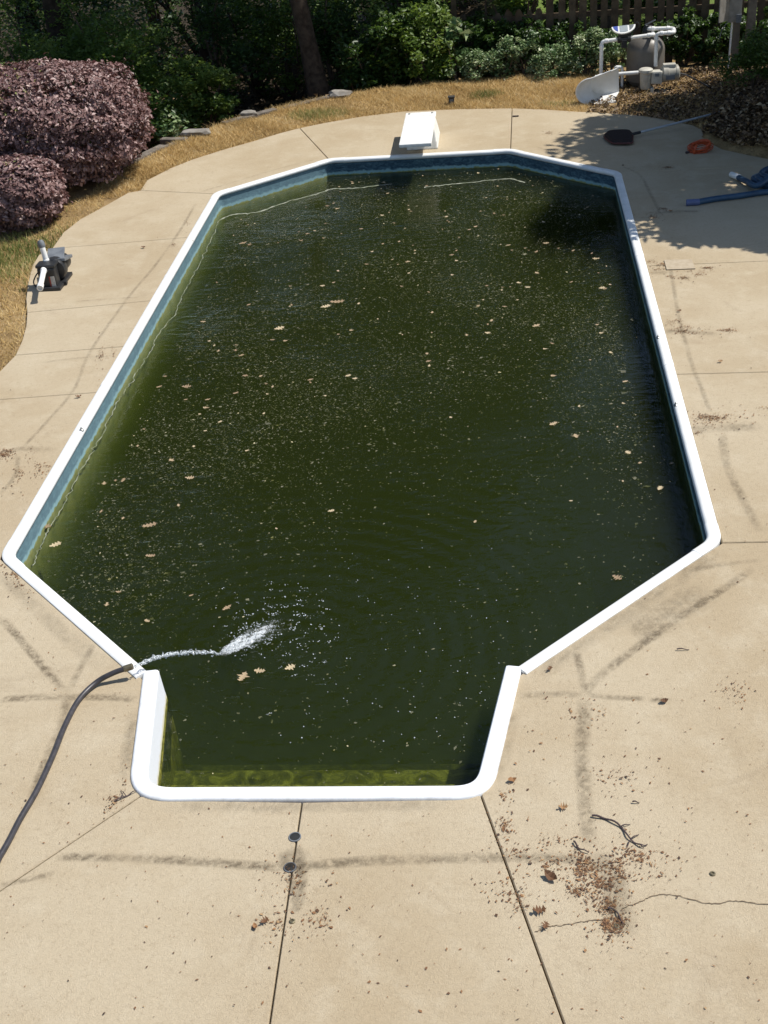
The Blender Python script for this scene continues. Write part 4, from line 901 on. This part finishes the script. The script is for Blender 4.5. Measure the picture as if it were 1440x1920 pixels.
# leaf outlines: lobed oak leaf and plain leaf, a shared mesh for each shape
def leaf_mesh(name, seed, L=.09, lobed=True, curl=.25, mat=None):
    g = np.random.default_rng(seed); n = 9; left, right, mid = [], [], []
    for i in range(n+1):
        u = i/n; wv = math.sin(math.pi*min(1, u*1.02))**.8*.30
        if lobed: wv *= (1.35 if i % 2 else .38)*g.uniform(.6, 1.3)
        zz = curl*L*((u-.5)**2*2); mid.append((u*L-L/2, g.normal()*.001, zz)); left.append((u*L-L/2+(.06*L if lobed else 0), wv*L, zz+curl*L*wv*g.uniform(.3, 1.4))); right.append((u*L-L/2+(.06*L if lobed else 0), -wv*L, zz+curl*L*wv*g.uniform(.3, 1.4)))
    vs = mid+left+right; N = n+1; fs = []
    for i in range(n): fs += [(i, i+1, N+i+1, N+i), (i+1, i, 2*N+i, 2*N+i+1)]
    me = bpy.data.meshes.new(name); me.from_pydata(vs, [], fs); me.update()
    at = me.attributes.new('tint', 'FLOAT', 'POINT'); at.data.foreach_set('value', np.full(len(vs), g.uniform(.2, 1), np.float32)); me.materials.append(mat); return me
fl_meshes = [leaf_mesh('floating_leaf', 70+i, .085, True, .14, M_FLEAF) for i in range(8)]
def put_leaf(name, me, p, rz, s, label, cat, group=None, tilt=0.0):
    o = bpy.data.objects.new(name, me); col.objects.link(o); o.location = p; o.rotation_euler = (tilt, tilt*.5, rz); o.scale = (s, s, s); return tag(o, label, cat, group)
named = [((632, 566), 2.0, .3, 'largest tan leaf cluster floating in the upper middle of the pool'), ((610, 575), 1.5, .1, 'long tan leaf floating just below the largest leaf cluster'), ((350, 725), 1.2, .2, 'tan leaf floating at mid left near the pool wall'), ((523, 616), 1.5, .15, 'thin tan leaf floating left of the pool centre'), ((1037, 795), 1.1, .9, 'pale leaf floating in the blue reflection at right'), ((1080, 818), 1.0, 1.4, 'olive leaf floating right of the blue reflection'), ((355, 896), 1.1, .1, 'pinkish brown leaf floating at lower left'), ((425, 1140), 1.0, .5, 'tan leaf floating above the hose jet'), ((282, 1042), 1.0, .2, 'orange brown leaf floating near the left corner'), ((1237, 916), .9, .7, 'grey leaf floating near the right wall'), ((1157, 1083), 1.0, -.5, 'pale sunken leaf in the lower right corner of the pool'), ((1128, 540), 1.0, 0, 'tan leaf floating at upper right'), ((1117, 485), 1.1, .1, 'tan leaf floating near the shaded right corner'), ((1005, 611), 1.2, .3, 'olive leaf floating right of the pool centre'), ((1023, 456), 1.0, .2, 'tan leaf floating below the far right corner'), ((455, 456), 1.3, .25, 'long tan leaf floating near the far left corner'), ((280, 985), 1.5, .6, 'broad dull olive leaf floating at lower left'), ((103, 1022), 1.3, .2, 'grey curled leaf floating beside the left wall'), ((87, 987), 1.1, .1, 'reddish leaf floating against the left wall'), ((543, 1252), 1.0, .2, 'tan leaf floating right of the hose foam'), ((486, 1258), 1.0, .1, 'brown leaf floating below the hose foam'), ((455, 1270), 1.3, .9, 'sunken brown leaf below the hose jet')]
for i, ((x, y), s, rz, lab) in enumerate(named):
    put_leaf('floating_leaf', fl_meshes[i % 8], tuple(gp(x, y, WZ+.006)), rz+(.4 if i % 2 else -.2), s, lab, 'leaf', 'leaves floating on the pool')
PL = on_water(190, gW, dens)
for i, p in enumerate(PL):
    put_leaf('floating_leaf', fl_meshes[gW.integers(0, 8)], (p[0], p[1], WZ+.004), gW.uniform(0, 6.28), float(gW.uniform(.35, .85)), 'small tan leaf floating among the specks on the pool', 'leaf', 'leaves floating on the pool')
# scum line drifting off the walls
def ribbon(path, w0, mat, name, label, z=WZ+.003):
    P = spline([gp(x_, y_, z) for x_, y_ in path], 9); n = len(P); vs = []; g = np.random.default_rng(len(path))
    for i, p in enumerate(P):
        t_ = P[min(i+1, n-1)]-P[max(i-1, 0)]; t_ /= np.linalg.norm(t_)+1e-9; nn = np.array([-t_[1], t_[0], 0]); wv = w0*g.uniform(.5, 1.4); j = nn*g.normal()*.010
        vs += [p-nn*wv+j, p+nn*wv+j]
    o = MB().add(vs, [(2*i, 2*i+1, 2*i+3, 2*i+2) for i in range(n-1)]).build(name, mat, None); return tag(o, label, 'scum line')
ribbon([(412, 412), (440, 402), (480, 398), (540, 378), (600, 362), (622, 354), (660, 353), (735, 345)], .017, M_SCUM, 'scum_line', 'pale foam line along the far left wall')
ribbon([(795, 351), (830, 347), (890, 341), (950, 335), (985, 342)], .015, M_SCUM, 'scum_line', 'pale foam line along the far wall under the diving board')
ribbon([(412, 412), (395, 450), (372, 500), (350, 540), (325, 590), (295, 630), (282, 660), (262, 690), (243, 720), (218, 760), (190, 815), (165, 860), (140, 905), (118, 950), (95, 985), (80, 1020), (62, 1060)], .0042, M_SCUM, 'scum_line', 'thin wavy foam line along the left wall')

# ================================================================== debris on the deck
gD = np.random.default_rng(33)
cl_ = [(1140, 1640, 38, 30, 420), (1155, 1720, 26, 30, 420), (1100, 1600, 60, 28, 260), (1085, 1690, 60, 50, 160), (1360, 790, 50, 11, 420), (1280, 619, 40, 8, 330), (1250, 508, 28, 8, 300), (1328, 509, 22, 5, 160), (1238, 400, 22, 7, 170), (1213, 312, 22, 4, 120), (25, 1078, 26, 12, 240), (75, 870, 30, 30, 200), (60, 1000, 30, 60, 60), (195, 700, 14, 25, 170), (210, 1490, 22, 22, 120), (30, 850, 30, 8, 160), (1010, 1600, 120, 90, 280), (555, 1690, 60, 60, 200), (900, 1480, 30, 40, 100), (1050, 275, 20, 8, 90), (780, 288, 22, 5, 60), (1180, 1300, 90, 60, 120), (340, 448, 14, 10, 90), (500, 1250, 0, 0, 0)]
pts = []
for (x, y, sx_, sy_, n) in cl_:
    if not n: continue
    sub = gD.normal(size=(max(4, n//26), 2)); wt = gD.gamma(.7, 1, len(sub)); wt /= wt.sum()
    for k_ in gD.choice(len(sub), int(n*1.7), p=wt):
        j = sub[k_]+gD.normal(size=2)*(.22 if gD.uniform() < .75 else .9); pts.append(gp(x+j[0]*sx_, y+j[1]*sy_)[:2])
for _ in range(650): pts.append(gp(gD.uniform(0, 1440), gD.uniform(1050, 1920))[:2])
for _ in range(260): pts.append(gp(gD.uniform(0, 1440), gD.uniform(330, 1050))[:2])
pts = np.array(pts); ok = inpoly(pts, deck_outline) & ~inpoly(pts, offset_poly(ccw(POOLALL), -.015)); pts = pts[ok]
n = len(pts); V, F, T = leaves(np.column_stack([pts, .0042+np.abs(gD.normal(size=n))*.0022]), np.clip(.012*np.exp(.5*gD.normal(size=n)), 0, .02), .90, gD.uniform(.15, .75, n)[:, None], 34, np.clip(.48+.3*gD.normal(size=n), 0, 1), .12)
o = np_mesh('deck_litter', V, F, M_DLEAF, None, T); tag(o, 'brown leaf crumbs blown into drifts on the deck', 'debris', None, 'stuff')
dmesh = [leaf_mesh('fallen_leaf', 90+i, .062, i % 2 == 0, .6, M_DLEAF) for i in range(5)]
for i, ((x, y), s, rz, lab) in enumerate([((1010, 1708), 1.25, .2, 'large curled brown leaf beside the right deck joint'), ((1033, 1645), 1.4, -.7, 'shredded brown leaf near the leaf drift'), ((1022, 1738), .9, 1.2, 'small crumpled leaf just below the large curled one'), ((960, 1463), .9, .3, 'round brown leaf by the right corner of the steps'), ((1055, 1514), .95, .1, 'grey curled leaf above the forked twigs'), ((1030, 1255), .8, 1.1, 'small brown leaf near the right end of the coping'), ((1245, 1315), .9, .4, 'brown leaf scrap at the end of a dirt streak'), ((495, 1728), .9, .8, 'dark leaf scrap near the lower socket'), ((478, 1738), .7, 2.0, 'tiny dark leaf left of the centre joint'), ((1350, 678), .8, .3, 'dark leaf alone on the right deck'), ((147, 744), 1.0, .5, 'curled grey leaf on the left deck near the coping'), ((269, 464), .9, .2, 'dark leaf on the far left deck'), ((1273, 583), .8, .2, 'dark leaf scrap near the rust coloured drift'), ((1257, 396), .9, .1, 'dark leaf in the shaded part of the deck')]):
    put_leaf('fallen_leaf', dmesh[i % 5], tuple(gp(x, y, .010)), rz, s, lab, 'leaf', 'fallen leaves on the deck', .15)
def twig(paths, r, label):
    P0 = gp(*paths[0][0]); o = empty('twig', (P0[0], P0[1], 0), label, 'twig')
    for i, pa in enumerate(paths):
        P = spline([gp(x_, y_, .012) for x_, y_ in pa], 5); n = len(P); r_ = r*(1 if i == 0 else .6)
        MB().tube([p+np.array([0, 0, .006*math.sin(j)]) for j, p in enumerate(P)], [r_*(1-.5*j/(n-1)) for j in range(n)], 6).build('stem' if i == 0 else 'side_shoot', M_TWIG, o, smooth=True)
twig([[(1110, 1529), (1135, 1534), (1163, 1548), (1180, 1571), (1200, 1584), (1214, 1583)], [(1165, 1549), (1182, 1544)], [(1183, 1573), (1198, 1563)], [(1182, 1575), (1176, 1587)], [(1197, 1583), (1208, 1589)]], .0065, 'long forked grey twig lying on the right foreground deck')
twig([[(1076, 1577), (1086, 1590), (1104, 1598)], [(1080, 1588), (1086, 1592)]], .0055, 'short dark twig at the top of the leaf drift')
twig([[(1140, 1703), (1153, 1706), (1163, 1722), (1169, 1734)]], .0055, 'bent dark twig across the leaf drift')
twig([[(1269, 1217), (1292, 1217)]], .005, 'straight brown stick alone on the right deck')
twig([[(1186, 1503), (1199, 1504)]], .005, 'short brown stick above the forked twig')
twig([[(215, 1502), (240, 1490), (256, 1482)], [(228, 1496), (232, 1482)], [(236, 1492), (226, 1480)]], .005, 'reddish twig at the left corner of the steps')
o = MB().lathe(gp(961, 218, .012), [(.011, 0), (.012, .01), (.010, .06), (.011, .09), (.008, .095)], 8, dirv=(1, .05, 0)).build('cork_stick', M_TWIG, None, origin=tuple(gp(961, 218, .012))); tag(o, 'short dark peg lying at the far joint of the deck', 'peg')

# ================================================================== skimmer net
n0, n1_ = gp(1188, 251, .05), gp(1372, 205, .16)
net = empty('skimmer_net', (float(n0[0]), float(n0[1]), 0), 'leaf skimmer net with long pale blue pole lying on the shaded deck', 'skimmer net')
MB().tube([n0, n0*.5+n1_*.5, n1_], .017, 10).build('pole', M_ALU, net, smooth=True)
MB().lathe(n0, [(.022, -.06), (.022, .10), (.018, .11)], 10, dirv=n1_-n0).build('handle_socket', M_BLACK, net, smooth=True)
rim = [gp(x_, y_, .035) for x_, y_ in [(1186, 262), (1184, 268), (1160, 269), (1148, 268), (1136, 260), (1133, 254), (1140, 249), (1158, 247), (1178, 247), (1186, 251)]]
RP = spline(rim+[rim[0]], 4); MB().tube(RP, .012, 8).build('rim', M_REDRIM, net, smooth=True)
cN = np.mean(rim, 0); vs = list(RP[:-1]); nR = len(vs); vs += [cN+(p-cN)*.86+np.array([0, 0, .045]) for p in RP[:-1]]; vs += [cN+(p-cN)*.35+np.array([0.03, 0, .055]) for p in RP[:-1]]; vs.append(cN+np.array([.03, 0, .05]))
fs = [(k*nR+i, k*nR+(i+1) % nR, (k+1)*nR+(i+1) % nR, (k+1)*nR+i) for k in range(2) for i in range(nR)]+[(2*nR+i, 2*nR+(i+1) % nR, 3*nR) for i in range(nR)]
MB().add(vs, fs).build('mesh_bag', M_MESHN, net, smooth=True)

# ================================================================== orange extension cord
cc = gp(1312, 284, 0); cord = empty('extension_cord', (float(cc[0]), float(cc[1]), 0), 'coiled orange extension cord lying on the shaded deck', 'cord')
g = np.random.default_rng(8); Pp = []
for i in range(260):
    a = i/260*2*math.pi*13; ph = i/260; rx = .135*(1+.16*math.sin(a*.37+1)); ry = .10*(1+.2*math.sin(a*.29)); tl = .55*math.sin(i*.013)+.3
    Pp.append(np.array([cc[0]+rx*math.cos(a)+.02*math.sin(a*.11), cc[1]+ry*math.sin(a)*.9, .055+.04*math.sin(a+tl)*1.0+.035*math.sin(a*.23)+.02*ph]))
for p in Pp: p[2] = max(.008, p[2])
MB().tube(Pp, .0065, 6).build('cord_loops', M_ORANGE, cord, smooth=True)
MB().tube([p+np.array([0, 0, .0]) for p in spline([(cc[0]-.09, cc[1]-.10, .005), (cc[0]-.085, cc[1]-.115, .05), (cc[0]-.07, cc[1]-.10, .10), (cc[0]-.05, cc[1]-.05, .11)], 4)], .014, 6).build('cord_wrap', M_ORANGE, cord, smooth=True)
MB().lathe((cc[0]-.15, cc[1]-.06, .018), [(.012, 0), (.016, .01), (.016, .045), (.01, .055)], 10, dirv=(-1, -.3, 0)).build('plug', M_TWIG, cord, smooth=True)

# ================================================================== blue vacuum hose
vh = empty('vacuum_hose', (4.55, 8.0, 0), 'coiled dark blue pool vacuum hose on the right of the deck', 'hose')
hr = .036
pa = [(1308, 379), (1340, 373), (1380, 368), (1420, 362), (1455, 356)]
P = [gp(x_, y_, hr) for x_, y_ in pa]; ctr = gp(1462, 346, 0)
for i in range(1, 60):
    a = -2.6-i*.42+.0; rr = .31-.0020*i; P.append(np.array([ctr[0]+rr*1.1*math.cos(a)+.02*math.sin(i), ctr[1]+rr*math.sin(a), hr+.016*(i*.42/6.28*2)+.012*math.sin(i*1.3)]))
P += [gp(1420, 348, .10), gp(1400, 340, .07), gp(1385, 333, .045)]
SP = spline(P, 6); n = len(SP); MB().tube(SP, [hr*(1+.06*(i % 2)) for i in range(n)], 12).build('ribbed_tube', M_BLUEH, vh, smooth=True)
a0, a1 = gp(1287, 380, hr), gp(1310, 379, hr); MB().lathe(a0, [(hr*.75, .03), (hr*.95, 0), (hr*1.12, 0), (hr*1.12, np.linalg.norm(a1-a0)), (hr, np.linalg.norm(a1-a0)+.01)], 16, dirv=a1-a0).build('cuff', M_BCUFF, vh, smooth=True)
a0, a1 = gp(1371, 327, .04), gp(1386, 333, .045); MB().lathe(a0, [(hr*.7, .02), (hr*.8, 0), (hr*1.0, 0), (hr*1.1, np.linalg.norm(a1-a0))], 16, dirv=a1-a0).build('white_cuff', M_PVC, vh, smooth=True)

# ================================================================== small pump on the left of the deck
sp0 = np.array([-4.07, 5.74, 0.0]); pm = empty('portable_pump', tuple(sp0), 'black portable pool pump with white pipes on the left deck edge', 'pump')
X = lambda dx, dy, dz: (sp0[0]+dx, sp0[1]+dy, sp0[2]+dz)
MB().box(X(.02, .05, .02), (.26, .50, .04)).build('base', M_BLACK, pm, bevel=.008)
MB().lathe(X(.04, .02, .17), [(.05, -.02), (.125, 0), (.135, .03), (.135, .10), (.11, .13)], 20, dirv=(0, 1, 0)).build('volute', M_BLACK, pm, smooth=True)
MB().lathe(X(.05, .14, .17), [(.09, 0), (.10, .02), (.10, .20), (.075, .24), (.05, .25)], 20, dirv=(0, 1, 0)).build('motor', M_BLACK, pm, smooth=True)
MB().box(X(.0, -.08, .14), (.21, .14, .24)).build('strainer_housing', M_BLACK, pm, bevel=.025)
MB().box(X(.0, -.06, .275), (.23, .17, .035)).build('strainer_lid', M_BLACK, pm, bevel=.012)
MB().box(X(.12, .20, .25), (.12, .28, .035), 0, -.2).build('shield', M_GREYP, pm, bevel=.006)
MB().box(X(.03, .22, .30), (.20, .22, .02), .2, .25).build('shield', M_GREYP, pm, bevel=.006)
MB().lathe(X(-.03, .03, .27), [(.038, 0), (.038, .03), (.032, .035), (.032, .19)], 16, dirv=(-.12, .1, 1)).build('outlet_pipe', M_PVC, pm, smooth=True)
MB().lathe(X(-.05, .05, .44), [(.036, 0), (.042, .02), (.040, .06), (.028, .085), (.01, .09)], 14, dirv=(-.2, .2, 1)).build('taped_end', M_GREYP, pm, smooth=True)
MB().lathe(X(-.02, -.13, .24), [(.038, 0), (.038, .04), (.031, .045), (.030, .34), (.037, .345), (.037, .42), (.028, .422), (.022, .39)], 16, dirv=(.16, -1, -.16)).build('inlet_pipe', M_PVC, pm, smooth=True)
MB().box(X(.065, -.154, .10), (.05, .006, .12)).build('label_plate', M_LABEL, pm); MB().box(X(.034, -.154, .10), (.016, .006, .12)).build('warning_strip', M_REDL, pm)
MB().tube(spline([X(-.10, .05, .15), X(-.17, .04, .14), X(-.22, -.02, .06), X(-.19, -.06, .012), X(-.12, -.06, .012)], 6), .008, 7).build('power_cord', M_BLACK, pm, smooth=True)
MB().box(X(.155, -.02, .03), (.05, .05, .04)).build('foot', M_BLACK, pm, bevel=.006)

# ================================================================== filter plant
FYY = 13.55
def q(x_, y_, Y=FYY): return gy(x_, y_, Y)
gz = tz(3.5, 13.55)
flt = empty('sand_filter', (3.53, 13.6, gz), 'grey sand filter tank with white pipes by the fence', 'filter')
tr_ = .305; z1 = .50
MB().lathe((3.53, 13.62, gz), [(.24, 0), (.27, .05), (tr_, .09), (tr_, z1-gz)]+[(tr_*math.cos(a), z1-gz+.24*math.sin(a)) for a in np.linspace(.1, 1.45, 9)], 32).build('tank', M_TANK, flt, smooth=True)
vt = q(1214, 66, 13.62); MB().lathe((3.56, 13.62, .70), [(.09, 0), (.10, .03), (.10, .10), (.085, .14), (.05, .17)], 18).build('valve_head', M_BLACK, flt, smooth=True)
lv = q(1210, 47, 13.6); lv2 = q(1229, 37, 13.55); MB().tube([(3.54, 13.62, .86), lv, lv2], [.012, .012, .009], 8).build('valve_handle', M_GREYP, flt, smooth=True)
pw = .030
def pipe(pts, name='pipe', mat=None, r=pw, parent=flt, n_el=4):
    P = [np.array(p, float) for p in pts]; out = [P[0]]
    for i in range(1, len(P)-1):
        a = P[i-1]-P[i]; b_ = P[i+1]-P[i]; ra = min(.06, np.linalg.norm(a)*.4, np.linalg.norm(b_)*.4); a /= np.linalg.norm(a); b_ /= np.linalg.norm(b_)
        for k in range(n_el+1): u = k/n_el; out.append((1-u)**2*(P[i]+a*ra)+2*u*(1-u)*P[i]+u*u*(P[i]+b_*ra))
    out.append(P[-1]); o = MB().tube(out, r, 12).build(name, mat or M_PVC, parent, smooth=True)
    for i in range(1, len(P)-1):                          # elbow sockets
        a = P[i-1]-P[i]; b_ = P[i+1]-P[i]; a /= np.linalg.norm(a); b_ /= np.linalg.norm(b_)
        for d_ in (a, b_):
            MB().lathe(P[i]+d_*.055, [(r*1.22, 0), (r*1.25, .004), (r*1.25, .045), (r*1.02, .05)], 12, dirv=d_).build('elbow_collar', mat or M_PVC, o, smooth=True)
    return o
YP = 13.28
pipe([np.array([q(1126, 172, YP)[0], YP, gz-.03]), q(1128, 78, YP), q(1158, 74, YP)])                       # return pipe, up and over to the cell
pipe([q(1182, 71, YP), q(1226, 65, YP), (3.60, 13.55, .76)])
pipe([(3.60, 13.60, .80), q(1215, 54, 13.5), q(1262, 53, 13.5), q(1264, 61, 13.25), q(1231, 63, 13.25), q(1229, 124, 13.25)])
pipe([q(1197, 136, 13.1), q(1144, 140, 13.1), np.array([q(1143, 188, 13.0)[0], 13.08, gz-.03])])
pipe([q(1153, 131, 13.45), q(1154, 126, 13.45), q(1167, 126, 13.45), np.array([q(1167, 126, 13.45)[0], 13.45, gz-.03])], 'pipe', M_PVC, .022)
pipe([q(1116, 144, 13.5), q(1143, 142, 13.5)], 'pipe', M_PVC, .026)
MB().lathe(q(1157, 138, 13.45)-np.array([0, 0, .1]), [(.02, -.12), (.025, 0), (.03, .02), (.03, .08)], 10).build('drain_stub', M_BLACK, flt, smooth=True)
# chlorinator cell and its display
cell = q(1170, 74, YP); ch = empty('chlorinator', tuple(cell), 'chlorinator with half-moon display mounted on the white filter pipe', 'chlorinator')
MB().lathe(cell-np.array([.105, 0, 0]), [(.045, 0), (.055, .01), (.055, .045), (.045, .05), (.045, .16), (.055, .165), (.055, .20), (.045, .21)], 16, dirv=(1, 0, .05)).build('cell', M_BLACK, ch, smooth=True)
MB().box(cell+np.array([.0, -.02, -.06]), (.09, .08, .12)).build('cell_base', M_BLACK, ch, bevel=.01)
MB().box(cell+np.array([.01, .02, .07]), (.20, .10, .08)).build('cell_cover', M_BLACK, ch, bevel=.02)
dcn = q(1169, 48, YP-.05)
def half_moon(rx, rz, off, name, mat, x0=-1, x1=1):
    # tilted face towards the sky and camera
    nrm_ = np.array([.0, -.50, .866]); upv = np.array([0, .866, .50]); pts = []
    for a in np.linspace(math.pi, 2*math.pi, 17):
        cx = math.cos(a); 
        if cx < x0-1e-6 or cx > x1+1e-6: continue
        pts.append((cx*rx, math.sin(a)*rz))
    pts = [(pts[0][0], 0.0)]*(abs(pts[0][1]) > 1e-6)+pts+[(pts[-1][0], 0.0)]*(abs(pts[-1][1]) > 1e-6)
    b = MB(); n = len(pts); vs = []
    for o_ in (off-.02, off): vs += [dcn+np.array([1, 0, .06])*px_+upv*pz+nrm_*o_ for px_, pz in pts]
    b.add(vs, [tuple(range(n)), tuple(range(2*n-1, n-1, -1))]+[(i, (i+1) % n, n+(i+1) % n, n+i) for i in range(n)]); return b.build(name, mat, ch)
half_moon(.185, .17, .0, 'display_case', M_PVC); half_moon(.160, .14, .004, 'display_left', M_BLUEL, -1, -.5); half_moon(.160, .14, .004, 'display_screen', M_LCD, -.40, .40); half_moon(.160, .14, .004, 'display_right', M_GREYP, .5, 1)
MB().tube(spline([dcn+np.array([.16, .05, -.02]), dcn+np.array([.22, .05, .03]), dcn+np.array([.24, .08, -.05]), cell+np.array([.09, .03, .05])], 5), .008, 6).build('cable', M_BLACK, ch, smooth=True)
# pump in front of the tank
Y2 = 13.0; pb = q(1228, 162, Y2); pz = gz
pp = empty('filter_pump', (float(pb[0]), Y2, pz), 'beige pool pump with strainer pot in front of the grey tank', 'pump')
pc = q(1211, 130, Y2); MB().lathe((pc[0], Y2, pc[2]-.30), [(.07, 0), (.085, .03), (.092, .24), (.112, .26), (.112, .30), (.09, .315), (.05, .32)], 20).build('strainer_pot', M_LIDGREY, pp, smooth=True)
MB().box((pc[0]+.17, Y2+.02, pc[2]-.13), (.18, .17, .20)).build('pump_body', M_LIDGREY, pp, bevel=.03)
MB().box((pc[0]+.17, Y2-.068, pc[2]-.08), (.06, .006, .05)).build('name_plate', M_GREYP, pp)
MB().lathe((pc[0]+.25, Y2+.05, pc[2]-.10), [(.10, 0), (.125, .02), (.125, .10), (.118, .105), (.118, .22), (.125, .225), (.122, .26), (.08, .28)], 20, dirv=(1, .12, .02)).build('motor', M_MOTOR, pp, smooth=True)
MB().box((pc[0]+.37, Y2+.06, pc[2]+.025), (.20, .12, .06)).build('terminal_box', M_LIDGREY, pp, bevel=.015)
MB().box((pc[0]+.38, Y2-.065, pc[2]-.13), (.14, .008, .07)).build('motor_label', M_GREYP, pp)
MB().box((pc[0]+.10, Y2, (pc[2]-.30+pz)/2), (.05, .18, max(.05, pc[2]-.30-pz+.05))).build('foot', M_LIDGREY, pp, bevel=.006)
MB().box((pc[0]+.22, Y2, pz+.015), (.40, .24, .03)).build('base', M_MOTOR, pp, bevel=.008)
MB().tube(spline([(pc[0]+.52, Y2+.05, pc[2]-.10), q(1290, 142, 13.0), q(1315, 155, 12.8), np.array([*q(1350, 162, 12.7)[:2], gz+.04])], 6), .012, 7).build('power_cord', M_BLACK, pp, smooth=True)

# curved white plastic sheet lying on the grass
ws = gp(1118, 194, gz); wsh = empty('curved_plastic_trough', (float(ws[0]), float(ws[1]), gz), 'white bent plastic trough lying on its side beside the filter', 'trough')
cxp, cyp = q(1108, 168, 12.5)[0], 12.5
rw, rh = .23, .20; prof = [(.31, 2*rh+.10), (.16, 2*rh+.05)]
for a in np.linspace(math.pi*.5, math.pi*1.5, 17): prof.append((math.cos(a)*rw, rh+math.sin(a)*rh))
prof += [(.15, .0), (.33, .03)]; m_ = len(prof); vs = []
rings = [(0, 0, 0, 1.0), (.02, .03, 0, .97), (.12, .16, .02, .88), (.20, .30, .04, .80)]
for th in (0.0, .010):
    for (sx_, sy_, sz_, k_) in rings:
        for (px_, pz_) in prof: vs.append((cxp+sx_+px_*k_*(1-th*3), cyp+sy_, gz+.004+sz_+rh+(pz_-rh)*k_*(1-th*3)))
fs = []; nR = len(rings)
for L_ in (0, nR):
    for r_i in range(nR-1): fs += [((L_+r_i)*m_+i, (L_+r_i)*m_+i+1, (L_+r_i+1)*m_+i+1, (L_+r_i+1)*m_+i) for i in range(m_-1)]
for r_i in (0, nR-1): fs += [(r_i*m_+i, r_i*m_+i+1, (nR+r_i)*m_+i+1, (nR+r_i)*m_+i) for i in range(m_-1)]
MB().add(vs, fs).build('curved_sheet', M_PVC, wsh, smooth=True)
bk = [(cxp+.20+px_*.79, gz+.044+rh+(pz_-rh)*.79) for px_, pz_ in prof]; n = len(bk)
MB().add([(x_, cyp+.295, z_) for x_, z_ in bk]+[(x_, cyp+.307, z_) for x_, z_ in bk], [tuple(range(n)), tuple(range(2*n-1, n-1, -1))]+[(i, (i+1) % n, n+(i+1) % n, n+i) for i in range(n)]).build('end_wall', M_PVC, wsh)
MB().box((cxp+.22, cyp+.03, gz+.018), (.36, .12, .03), .12).build('base_flange', M_PVC, wsh, bevel=.008)
MB().tube([np.array([cxp+px_, cyp, gz+.008+pz_]) for px_, pz_ in prof], .011, 6).build('rim', M_PVC, wsh, smooth=True)

# small square garden light and a dark stub in the grass
lp = gp(847, 196, -.03); lt = empty('garden_light', (float(lp[0]), float(lp[1]), -.03), 'small dark square garden light in the dry grass behind the board', 'garden light')
MB().box((lp[0], lp[1], .03), (.09, .09, .12)).build('housing', M_LAMP, lt, bevel=.008); MB().box((lp[0], lp[1], .095), (.11, .11, .018)).build('cap', M_LAMP, lt, bevel=.004); MB().box((lp[0], lp[1]-.046, .03), (.06, .006, .07)).build('lens', M_GREYP, lt)
